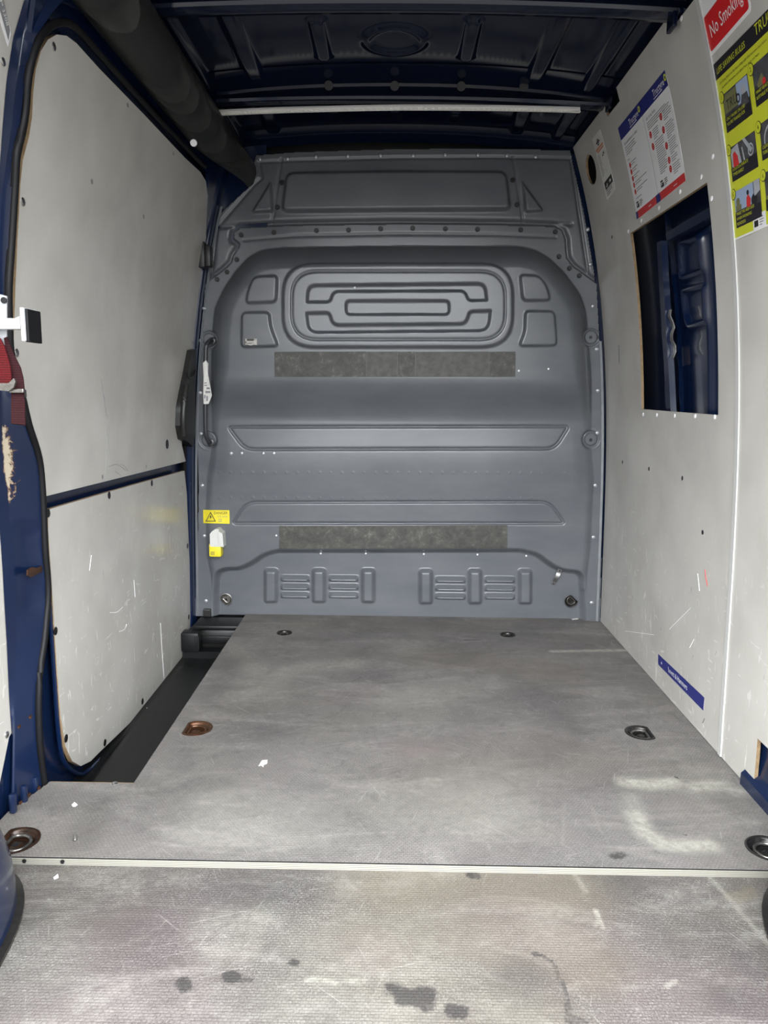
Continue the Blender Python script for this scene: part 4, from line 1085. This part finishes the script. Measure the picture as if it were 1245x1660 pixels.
# --- two-page white notice
c=[S(1002,208),S(1078,113),S(1112,293),S(1033,356)]
pg=Page(1,c,.45,.293,0.0)
no=empty('safety_notice',sideXYZ((c[0][0]+c[1][0])/2,1.71,1,0),'two-page white notice with blue header above the wall opening','poster')
pg.sheet('sheet',M['white'],no)
mb=MB(); pg.rect(mb,0,0,.45,.040,1); mb.build('header_band',M['blueprint'],no)
mb=MB(); pg.rect(mb,0,.270,.450,.293,1,0); pg.rect(mb,0,.270,.020,.293,2,1); pg.poly(mb,[(.205,.2695),(.24,.2695),(.245,.282),(.24,.2935),(.205,.2935)],2,1); mb.build('footer_band',[M['redprint'],M['blueprint']],no)
for u in (.105,.335):
    mb=MB(); pg.text(mb,'Tructyre',u,.029,.026,2,0); pg.rect(mb,u,.033,u+.07,.035,2,0); mb.build('header_lettering',M['white'],no)
    mb=MB(); pg.ring(mb,u+.105,.016,.004,.009,2,0); mb.build('swirl_emblem',M['yellow'],no)
for u in (.13,.36):
    mb=MB(); lines(pg,mb,u,.282,.055,1,.005,3); mb.build('footer_lettering',M['white'],no)
mb=MB()
pg.text(mb,'Our commitment to safety',.02,.063,.0125,2,0)
lines(pg,mb,.02,.070,.13,4,.007,2); lines(pg,mb,.02,.108,.04,1,.007,2)
for i in range(5):
    lines(pg,mb,.045,.122+.021*i,.07+.05*(i>2),2,.007,2)
lines(pg,mb,.03,.232,.11,1,.007,2)
tag(mb.build('body_print',M['grey_ink'],no),kind='stuff')
mb=MB(); pg.text(mb,'Life Saving Rules',.245,.063,.0125,2,0)
lines(pg,mb,.245,.070,.17,4,.006,2)
lines(pg,mb,.275,.100,.06,5,.006,2); lines(pg,mb,.275,.134,.075,16,.006,2)
for v,n in ((.075,6),(.118,7),(.162,7),(.206,3),(.228,5)): lines(pg,mb,.375,v,.065,n,.006,2)
tag(mb.build('body_print',M['grey_ink'],no),kind='stuff')
for u,v in ((.022,.243),(.262,.243)):
    mb=MB(); pg.rect(mb,u,v,u+.022,v+.005,2,0); pg.rect(mb,u,v+.007,u+.026,v+.019,2,0); pg.rect(mb,u+.006,v+.009,u+.012,v+.013,3,1); lines(pg,mb,u+.034,v+.002,.03,4,.005,2)
    tag(mb.build('corner_logo',[M['ink'],M['white']],no),kind='stuff')
for i in range(5):
    mb=MB(); pg.circ(mb,.033,.128+.021*i,.0085,2); mb.build('warning_symbol',M['redprint'],no)
for u,v in ((.256,.106),(.256,.140),(.357,.090),(.357,.126),(.357,.170),(.357,.210),(.357,.234)):
    mb=MB(); pg.ring(mb,u,v,.005,.010,2); pg.circ(mb,u,v,.004,2); mb.build('warning_symbol',M['redprint'],no)
mb=MB(); pg.rect(mb,.2245,.04,.2258,.270,1); mb.build('page_fold',M['grey_ink'],no)

# --- inspection label
c=[S(960,226),S(973,209),S(998,306),S(984,325)]
pg=Page(1,c,.105,.205,0.0)
il=empty('inspection_label',sideXYZ(2.94,1.80,1,0),'tall narrow white inspection label beside the round hole','label')
pg.sheet('sheet',M['paper'],il,rad=.008)
mb=MB(); pg.rect(mb,.030,.022,.070,.028,1,0); pg.ring(mb,.05,.026,.006,.011,1,0); pg.rect(mb,.006,.040,.095,.046,1,1); pg.rect(mb,.02,.049,.09,.054,1,1)
lines(pg,mb,.01,.062,.03,12,.006,1,2); pg.rect(mb,.070,.066,.082,.074,1,0); pg.rect(mb,.058,.072,.07,.077,1,0)
pg.rect(mb,.012,.150,.098,.176,1,0); pg.poly(mb,[(.025,.170),(.040,.160),(.046,.164),(.036,.172)],2,3); pg.rect(mb,.066,.160,.084,.168,2,3)
lines(pg,mb,.016,.180,.08,3,.007,1,0)
mb.build('label_print',[M['ink'],M['orange'],M['grey_ink'],M['paper']],il)

# --- yellow rules poster
c=[(2.006,1.769),(1.585,1.769),(1.585,1.366),(2.011,1.366)]
PW,PH=.4235,.406
pg=Page(1,c,PW,PH,0.0)
yp=empty('rules_poster',sideXYZ(1.80,1.57,1,0),'yellow and black poster of picture tiles by the panel joint','poster')
pg.sheet('sheet',M['yellow'],yp)
def PU(px,py):
    y,z=S(px,py); return ((2.007-y),(1.769-z)/(1.769-1.366)*PH)
mb=MB(); pg.rect(mb,0,0,PW,.036,1,0); mb.build('header_band',M['poster_black'],yp)
mb=MB(); pg.text(mb,'LIFE SAVING RULES',.018,.026,.0185,2,0,sx=.95,slant=.18); mb.build('header_lettering',M['yellow'],yp)
mb=MB(); pg.text(mb,'TRU\u00a9TYRE',.215,.024,.030,2,0,slant=.15); mb.build('logo_lettering',M['yellow'],yp)
mb=MB(); pg.text(mb,'Life Saving Rules are the basic safety rules that everyone must follow',.022,.050,.0085,1); pg.text(mb,'to protect themselves and others from injury and harm',.030,.062,.0085,1); mb.build('intro_print',M['poster_black'],yp)
cw,ch=.142,.090
tiles=[(.016,.075,'1',['ONLY WORK ON JOBS',"YOU'RE TRAINED FOR"]),(.178,.075,'2',['MAKE VEHICLES','SAFE BEFORE WORK']),
       (.026,.189,'3',['ISOLATE & INFLATE','TYRES SAFELY']),(.178,.189,'4',['CLEAN AND','TORQUE']),
       (.046,.295,'5',['MAKE THE AREA SAFE','WHEN WORKING','ROADSIDE']),(.178,.295,'6',['DRIVE'])]
tiles=[]
def tile(i,u0,v0,u1,v1,cap):
    mb=MB(); pg.rect(mb,u0,v0,u1,v1,1,0); w=u1-u0; h=v1-v0
    if i==1:
        pg.rect(mb,u0+.55*w,v0+.02*h,u1-.02*w,v0+.55*h,2,2); pg.circ(mb,u0+.80*w,v0+.30*h,.012,3,1); pg.poly(mb,[(u0+.66*w,v0+.55*h),(u0+.72*w,v0+.36*h),(u0+.92*w,v0+.38*h),(u0+.98*w,v0+.75*h),(u0+.7*w,v0+.75*h)],3,0); pg.rect(mb,u0+.02*w,v0+.05*h,u0+.55*w,v0+.52*h,2,3)
        pg.text(mb,'TRU',u0+.10*w,v0+.45*h,.030,3,4,slant=.15); pg.ring(mb,u0+.58*w,v0+.38*h,.006,.010,3,4)
    elif i==3:
        pg.poly(mb,[(u0+.02*w,v0+.08*h),(u0+.34*w,v0+.02*h),(u0+.42*w,v0+.60*h),(u0+.05*w,v0+.66*h)],2,1)
        pg.poly(mb,[(u0+.10*w,v0+.64*h),(u0+.12*w,v0+.22*h),(u0+.20*w,v0+.18*h),(u0+.30*w,v0+.36*h),(u0+.32*w,v0+.62*h)],3,5)
        pg.poly(mb,[(u0+.52*w,v0),(u0+.62*w,v0),(u0+.86*w,v0+.42*h),(u0+.78*w,v0+.50*h)],2,1); pg.poly(mb,[(u0+.46*w,v0+.2*h),(u0+.50*w,v0+.2*h),(u0+.56*w,v0+.60*h),(u0+.51*w,v0+.62*h)],2,1)
        pg.ring(mb,u0+.80*w,v0+.42*h,.010,.014,3,1)
    elif i==5:
        pg.rect(mb,u0,v0,u1-.25*w,v0+.55*h,2,2); pg.poly(mb,[(u0+.78*w,v0),(u1,v0),(u1,v0+.30*h),(u0+.78*w,v0+.40*h)],3,1); pg.circ(mb,u0+.14*w,v0+.32*h,.010,3,6); pg.rect(mb,u0+.04*w,v0+.40*h,u0+.26*w,v0+.55*h,3,6)
        pg.poly(mb,[(u0+.46*w,v0+.56*h),(u0+.48*w,v0+.30*h),(u0+.56*w,v0+.26*h),(u0+.64*w,v0+.40*h),(u0+.60*w,v0+.60*h)],3,5); pg.circ(mb,u0+.54*w,v0+.20*h,.006,3,4)
        pg.circ(mb,u0+.76*w,v0+.48*h,.014,3,4)
    elif i==2:
        pg.poly(mb,[(u0+.25*w,v0+.9*h),(u0+.1*w,v0+.5*h),(u0+.3*w,v0+.3*h),(u0+.5*w,v0+.9*h)],2,3); pg.circ(mb,u0+.35*w,v0+.55*h,.008,3,5)
    elif i==4:
        pg.ring(mb,u0+.35*w,v0+.55*h,.026,.031,2,1)
    else:
        pg.rect(mb,u0+.15*w,v0+.2*h,u0+.6*w,v0+.5*h,2,7)
    k=mb.build('picture_tile',[M['photo_grey'],M['photo_light'],M['photo_sky'],M['photo_green'],M['poster_black'],M['redprint'],M['photo_green'],M['yellow']],yp)
    mb=MB()
    nl=len(cap)
    pg.rect(mb,u0,v1-.40*h if nl>1 else v1-.3*h,u1,v1,3,1)
    for q,t in enumerate(cap): pg.text(mb,t,u0+.006,v1-.29*h+q*.0115 if nl<3 else v1-.33*h+q*.0115,.0100,4,0,sx=.95)
    mb.build('caption',[M['yellow'],M['poster_black']],yp)
    mb=MB(); pg.circ(mb,u0-.002,v0+.004,.013,4,1); pg.circ(mb,u0-.002,v0+.004,.0115,5,0); pg.text(mb,str(i),u0-.002,v0+.009,.014,6,1,'CENTER'); mb.build('number_disc',[M['yellow'],M['poster_black']],yp)
for i,px0,px1,cap in ((1,(1168,158),(1220,185),['ONLY WORK ON JOBS',"YOU'RE TRAINED FOR"]),(3,(1184,240),(1230,270),['ISOLATE & INFLATE','TYRES SAFELY']),(5,(1198,308),(1238,350),['MAKE THE AREA SAFE','WHEN WORKING','ROADSIDE'])):
    a=PU(*px0); b=PU(*px1); u0=.026; tile(i,u0,a[1],.158,b[1],cap)
    tile(i+1,.180,a[1]-.004,.312,b[1]-.006,{1:['MAKE VEHICLES','SUITABLE FOR WORK'],3:['CLEAN AND','TORQUE'],5:['DRIVE']}[i])
mb=MB(); pg.rect(mb,.112,.370,.175,.402,2,0); pg.rect(mb,.118,.376,.132,.380,3,1); pg.rect(mb,.118,.383,.138,.397,3,1); lines(pg,mb,.144,.378,.025,4,.0055,3,2); mb.build('footer_logo',[M['white'],M['ink'],M['grey_ink']],yp)
mb=MB(); pg.rect(mb,0,.4015,PW,.406,2,0); mb.build('lower_border',M['white'],yp)

# --- no smoking sign
c=[(2.010,1.965),(1.815,1.965),(1.803,1.800),(2.021,1.785)]
tl=S(1131,-20); bl=S(1152,93); br=S(1219,17); 
c=[(2.017,bl[1]+.21),(br[0]-.003,bl[1]+.225),br,bl]
SW=dist(br,bl); SH=.215
pg=Page(1,c,SW,SH,0.0)
ns=empty('no_smoking_sign',sideXYZ(1.9,1.85,1,0),'white and red no smoking sign above the yellow poster','sign')
pg.sheet('sheet',M['white'],ns,rad=.012)
mb=MB(); pg.poly(mb,rpoly([(.008,SH-.085),(SW-.008,SH-.085),(SW-.008,SH-.008),(.008,SH-.008)],.008,4),1); mb.build('red_band',M['red'],ns)
mb=MB(); pg.text(mb,'No Smoking',SW/2,SH-.032,.042,2,0,'CENTER',sx=.80); mb.build('lettering',M['white'],ns)
mb=MB(); pg.ring(mb,SW*.52,SH-.142,.040,.052,1,0,36); pg.rect(mb,SW*.52-.03,SH-.145,SW*.52+.022,SH-.135,1,1); pg.rect(mb,SW*.52+.024,SH-.145,SW*.52+.031,SH-.135,1,1)
pg.poly(mb,[(SW*.52-.036,SH-.170),(SW*.52-.028,SH-.178),(SW*.52+.036,SH-.114),(SW*.52+.028,SH-.106)],2,0); mb.build('cigarette_symbol',[M['pink'],M['ink']],ns)

# --- blue shelf label
c=[S(1067,1060),S(1142,1131),S(1140,1152),S(1067,1077)]
pg=Page(1,c,.40,.038,0.0)
sl=empty('shelf_label',sideXYZ(2.33,.09,1,0),'narrow dark blue label with white lettering low on right panel','label')
pg.sheet('sheet',M['blueprint'],sl)
mb=MB(); pg.text(mb,'Levers & Hammers',.10,.027,.0255,1,0,sx=.86); mb.build('lettering',M['white'],sl)
mb=MB(); pg.poly(mb,[(.030,.024),(.036,.014),(.042,.024)],1); mb.build('small_mark',M['white'],sl)

# --- dark telephone label, upper left
p0=S(2,18,-1,0); p1=S(12,56,-1,0)
c=None
lab=empty('telephone_label',sideXYZ(p1[0],p1[1],-1,0),'dark pointed label with white border and digits on left panel','label')
def quad_side(name,pts,off,m,par): return side_sheet(name,px_side(pts,-1,0),-1,off,.0006,[m],par,(),.05)
quad_side('white_border',[(-26,-60),(3,-8),(16,46),(17,56),(12.5,76),(-2,30),(-30,-50)],.0008,M['white'],lab)
quad_side('dark_field',[(-24,-56),(2.5,-8),(14.5,45),(15.2,49),(12.5,65),(0.5,22),(-26,-50)],.0016,M['grey_ink'],lab)
mb=MB(); vv,ff=text_mesh('4P 3308','RIGHT')
a=np.array(S(4.2,14,-1,0)); b=np.array(S(10.6,41.5,-1,0)); u=(b-a); L=np.linalg.norm(u)
dv=np.array(S(6.0,13.2,-1,0))-np.array(S(2.2,15.5,-1,0))
w4=[q[0] for q in vv]; wid=max(w4)-min(w4)
for seg,(qa,qb,st) in enumerate((((3.0,13.5),(10.6,41.5),'3308'),((-4,-14),(2.0,10.5),'4P'))):
    A=np.array(S(*qa,-1,0)); B=np.array(S(*qb,-1,0)); v2,f2=text_mesh(st); ww=max(q[0] for q in v2)
    mb.add([sideXYZ(*(A+(B-A)*(x/ww)+dv*(yv_-.30)*1.25),-1,.0022) for x,yv_ in v2],f2)
mb.build('digits',M['white'],lab)

# ================================================================== THINGS ON THE BULKHEAD
t1=empty('tape_strip',bpt(640,590),None,None)
xs_=[444.5,594,644.5,673.5,793,836]; xb_=[445,594,644.5,673.5,793,835.5]
tm=[M['tape'],M['tape2'],M['tape']]
for i in range(5): drape('tape_piece',[(xs_[i]+.25,570.4),(xs_[i+1]-.25,569.8),(xb_[i+1]-.25,611),(xb_[i]+.25,611)],.0015,tm[i%2],t1,n=8)
tag(t1,'upper dark scuffed tape strip stuck across the bulkhead','tape','dark tape strips')
t2=drape('tape_strip',[(452.5,852.5),(822.5,851.5),(822.5,889),(452.5,889.5)],.0015,M['tape'],n=16)
tag(t2,'lower dark tape strip above the bulkhead vents','tape','dark tape strips')
dsr=empty('danger_sticker',bpt(351,838),'yellow DANGER sticker with lightning triangle above the plug','sticker')
drape('sheet',[(329.5,826.5),(372,827),(372.5,849),(330,848)],.003,M['plug_yellow'],dsr,n=8)
def bulk_print(name,mats,par,fn,out):
    mb=MB(); fn(mb,out); return mb.build(name,mats,par)
def bq(px,py,out): return tuple(bpt(px,py,out))
def flatmap(px,py,out,ref):   # plane parallel to the bulkhead at the depth of ref
    y=bpt(*ref).y-out; q=onY(px,py,y); return tuple(q)
ref=(360,838)
ymin=min(bpt(330,838).y,bpt(372,838).y,bpt(351,830).y)-.004
def pt(px,py,o=0): return tuple(onY(px,py,ymin-o))
mb=MB()
mb.add([pt(*p) for p in ((333,845.5),(341.3,829.5),(350,845.5),(335,844.3),(341.3,831.8),(348,844.3))],[(0,1,4,3),(1,2,5,4),(2,0,3,5)])
mb.add([pt(*p) for p in ((342.3,833.5),(339.5,838.5),(341.2,838.5),(340.3,842.5),(343.5,837.3),(341.8,837.3))],[(0,1,2,5),(5,2,3,4)])
vv,ff=text_mesh('DANGER'); ww=max(q[0] for q in vv); mb.add([pt(346.5+x/ww*22.5,833.6-y*6.0) for x,y in vv],ff)
mb.build('danger_lettering',M['ink'],dsr)
mb=MB(); vv,ff=text_mesh('115 volts'); ww=max(q[0] for q in vv); mb.add([pt(351.5+x/ww*17.5,838.8-y*4.6) for x,y in vv],ff)
mb.add([pt(*p) for p in ((354.5,841.5),(359,841.5),(359,846),(354.5,846),(355.2,842.2),(358.3,842.2),(358.3,845.3),(355.2,845.3))],[(0,1,5,4),(1,2,6,5),(2,3,7,6),(3,0,4,7)])
mb.build('voltage_lettering',M['grey_ink'],dsr)
# rating plate
rpl=empty('rating_sticker',bpt(406,553),'tiny black and silver sticker in lower left bulkhead recess','sticker')
drape('sheet',[(396,549),(416.5,549),(416.5,560),(396,560)],.0015,M['chrome'],rpl,n=4)
yr=bpt(406,554).y-.003
mb=MB()
for x0,y0,x1,y1 in ((400,549.2,411.5,552.6),(396.2,549.2,397.5,559.8),(397,559,404,560),(409,559,416,560),(396.5,554,400,555.3),(401,556,408,557)):
    mb.add([tuple(onY(a,b,yr)) for a,b in ((x0,y0),(x1,y0),(x1,y1),(x0,y1))],[(0,1,2,3)])
mb.build('sticker_print',M['ink'],rpl)
# plug
pr=empty('power_plug',bpt(350,880),'white and yellow power plug on the bulkhead under the sticker','plug')
c=bpt(349.5,891.5); _q=onY(350,891.0,c.y-.030); c=Vector((_q[0],c.y,_q[2]))
mb=MB(); mb.box((c.x,c.y-.024,c.z),(.052,.048,.058),0,None,.006); mb.build('yellow_body',M['plug_yellow'],pr,smooth=True)
c=bpt(351,872.5); poly=[]
pp_=[(340,866),(343,862),(347,859),(350,857.5),(354,858),(356,861),(361,865),(362.5,887),(358,886),(353,886.5),(340.5,886)]
yb=c.y-.05
mb=MB(); mb.prism([tuple(onY(a,b,yb)) for a,b in pp_],(0,.05,0)); mb.build('white_housing',M['plug_white'],pr)
mb=MB(); mb.prism([tuple(onY(a,b,yb-.012)) for a,b in ((354,861),(360.5,865),(362.5,886.5),(357,886.5),(355,876),(353.5,873))],(0,.012,0)); mb.build('lid_flap',M['plug_white'],pr)
mb=MB(); c2=bpt(349,893)
for dx in (-.006,0,.006): mb.box((c2.x+dx,c.y-.0495,c2.z),(.002,.003,.016))
mb.build('moulded_ribs',M['chrome'],pr)
# grab handle
gh=empty('grab_handle',bpt(337,632),'dark grey bulkhead grab handle with bent ends near the door','handle')
ya=bpt(342,553).y; yb=bpt(343,716).y
pa=[(tuple(onY(345,553,ya-.004))),tuple(onY(341,552,ya-.03)),tuple(onY(335.5,558,ya-.052)),tuple(onY(333.5,572,ya-.056)),tuple(onY(333,632,ya-.056)),tuple(onY(333,690,ya-.056)),tuple(onY(334.5,706,yb-.050)),tuple(onY(338,715,yb-.03)),tuple(onY(342.5,717,yb-.004))]
MB().tube([tuple(p) for p in smooth_path(pa,6)],.0085,12).build('bar',M['handle'],gh,smooth=True)
for q,yy_ in (((345,553),ya),((342.5,717),yb)):
    c=onY(*q,yy_); MB().disc((c[0],yy_,c[2]),(0,-1,0),.016,.012,18,0,.003).build('end_socket',M['handle'],gh,smooth=True)
yt=ya-.067
tg=empty('paper_tag',tuple(onY(334,620,yt)),'crumpled white paper tag wrapped round the grab handle','tag')
poly=[(329,588.5),(333.5,584),(337.5,589),(337,606),(341.5,630),(343.5,641),(338,655),(330,655),(329,640),(330,610)]
mb=MB()
fr=[tuple(onY(a,b,yt+(.004 if k in (3,6,8) else 0))) for k,(a,b) in enumerate(poly)]
mb.prism(fr,(0,.0018,0)); mb.build('folded_sheet',M['paper'],tg)
mb=MB()
for x0,y0,x1,y1 in ((331,620,335,621.5),(331,624,336,625.5),(335,628,340,631),(333,634,341,637),(334.5,642,337,650),(331,640,333,646)):
    mb.add([tuple(onY(a,b,yt-.0012)) for a,b in ((x0,y0),(x1,y0),(x1,y1),(x0,y1))],[(0,1,2,3)])
mb.build('tag_print',M['grey_ink'],tg)
# saddle clip
scp=empty('saddle_clip',bpt(902,935),'bright metal saddle clip above the right bulkhead ring','clip')
a=bpt(896,948,.002); b=bpt(908,923,.002); mb=MB(); L=[]
ax=(b-a); wv=Vector((ax.z,0,-ax.x)).normalized()*.009
for i in range(21):
    t=i/20; p=a.lerp(b,t); o=.008*max(0,math.sin((t-.22)/.56*math.pi)) if .22<t<.78 else 0
    q=p+Vector((0,-o-.001,0)); L.append([q-wv,q+wv,q+wv+Vector((0,.002,0)),q-wv+Vector((0,.002,0))])
mb.loft(L,True,True,True); mb.build('band',M['steel'],scp,smooth=True)
for t in (.08,.92):
    p=a.lerp(b,t); MB().disc(p+Vector((0,-.001,0)),(0,-1,0),.0035,.002,10).build('screw',M['bolt'],scp)

# ================================================================== LEFT: BRACKET AND STRAP
BYk=1.50
def k(px,py,o=0): return tuple(float(v) for v in onY(px,py,BYk-o))
br=empty('door_clamp_bracket',k(20,525),'white steel arm with black rubber pad on galvanised plate','bracket')
mb=MB(); mb.prism([k(*p) for p in ((-60,470),(0,477),(11,480),(11,545),(8,560),(-8,552),(-60,545))],(0,.004,0)); mb.build('mounting_plate',M['galv'],br)
MB().disc(k(7,487,.0),(0,-1,0),.006,.003,12).build('plate_bolt',M['bolt'],br)
mb=MB(); mb.prism([k(*p,.03) for p in ((-70,514),(24,516),(32,512),(33,533),(27,533),(-70,533))],(0,.028,0)); mb.build('arm',M['white_paint'],br)
mb=MB(); a=k(31,498,.045); b=k(41,553,.045); mb.box(((a[0]+b[0])/2,BYk-.015,(a[2]+b[2])/2),(abs(b[0]-a[0]),.06,abs(b[2]-a[2])),0,None,.002); mb.build('end_plate',M['white_paint'],br)
mb=MB(); a=k(41.5,501,.03); b=k(51.5,555,.03); mb.box(((a[0]+b[0])/2,BYk-.012,(a[2]+b[2])/2),(abs(b[0]-a[0]),.055,abs(b[2]-a[2])),0,None,.002); mb.build('rubber_pad',M['rubber'],br)
st=empty('ratchet_strap',k(20,620),'red webbing strap with steel buckles hanging at the left pillar','strap')
def web(name,quads,m,th=.003,o=0):
    mb=MB(); L=[]
    for (x0,y0),(x1,y1),oo in quads:
        a=k(x0,y0,o+oo); b=k(x1,y1,o+oo); L.append([a,b,(b[0],b[1]+th,b[2]),(a[0],a[1]+th,a[2])])
    mb.loft(L,True,True,True); return mb.build(name,m,st,smooth=True,auto=50)
web('upper_webbing',[((-45,540),(0,548),.012),((-45,570),(7,562),.016),((-45,598),(16,592),.020),((-45,612),(18,612),.020),((-45,621),(17,622),.018)],M['webbing2'])
web('lower_webbing',[((6,548),(11,546),.0),((10,570),(22,574),.004),((15,595),(33,596),.006),((17,615),(37,612),.006),((18,632),(39,630),.006),((18,660),(40,658),.008),((18,687),(41,690),.006)],M['webbing'])
web('stitched_end',[((17.5,664),(40,663),.011),((18,676),(40.5,676),.012),((18,686),(40.5,689),.011)],M['webbing'])
mb=MB(); mb.prism([k(*p,.026) for p in ((-45,622),(14,621),(22,613),(25,618),(22,627),(14,634),(0,633),(-45,630))],(0,.006,0)); mb.build('end_fitting',M['chrome'],st)
mb=MB(); a=k(16,630,.012); b=k(40,637,.012); mb.box(((a[0]+b[0])/2,BYk-.012,(a[2]+b[2])/2),(abs(b[0]-a[0]),.010,abs(b[2]-a[2])),0,None,.002); mb.build('slide_buckle',M['chrome'],st)
mb=MB(); mb.tube([k(38,631,.01),k(41,634,.012),k(41.5,642,.01),k(40,645,.006)],.0022,8); mb.build('spring_pin',M['bolt'],st,smooth=True)

# ================================================================== LITTER
def scrap(label,pts,z,curl=.004,name='paper_scrap',group='paper scraps on the floor',m='paper'):
    q=[onZ(a,b,z) for a,b in pts]; mb=MB(); n=len(q); c=sum(q)/n
    v=[(p[0],p[1],z+.001+curl*(i%2)) for i,p in enumerate(q)]+[(c[0],c[1],z+.0035)]
    v+=[(p[0],p[1],z+.0002) for p in q]
    f=[(i,(i+1)%n,n) for i in range(n)]+[(i,i+n+1,(i+1)%n+n+1,(i+1)%n) for i in range(n)]+[tuple(range(2*n,n,-1))]
    o=mb.add(v,f).build(name,M[m]); tag(o,label,'litter',group); return o
scrap('largest torn white paper scrap, mid floor',[(419,1242),(425,1235),(434,1232),(433,1238),(428,1240),(427,1244),(423,1241)],0)
scrap('oval white paper scrap left of the step well corner',[(116,1305),(121,1303),(126,1305),(122,1308),(118,1308)],0)
scrap('oblong white paper scrap beside the left wheel arch',[(86,1423),(94,1420),(95,1423),(88,1426)],-.015)
scrap('yellowish wood splinter at the foot of the bulkhead',[(926,1003.5),(937,1002.5),(938,1004),(928,1005)],0,.001,'wood_splinter',None,'plug_white')
scrap('small white scrap on the black step tread',[(237,1147),(242,1150),(243,1153),(239,1152)],-.135)
q=onZ(122,1362,0); bl_=empty('loose_bolt',(q[0],q[1],0),'small loose metal bolt standing left on the front board','bolt')
mb=MB(); mb.disc((q[0],q[1],0),(0,0,1),.0055,.003,6); mb.build('head',M['chrome'],bl_); MB().disc((q[0],q[1],.003),(0,0,1),.0028,.010,10).build('shank',M['steel'],bl_)
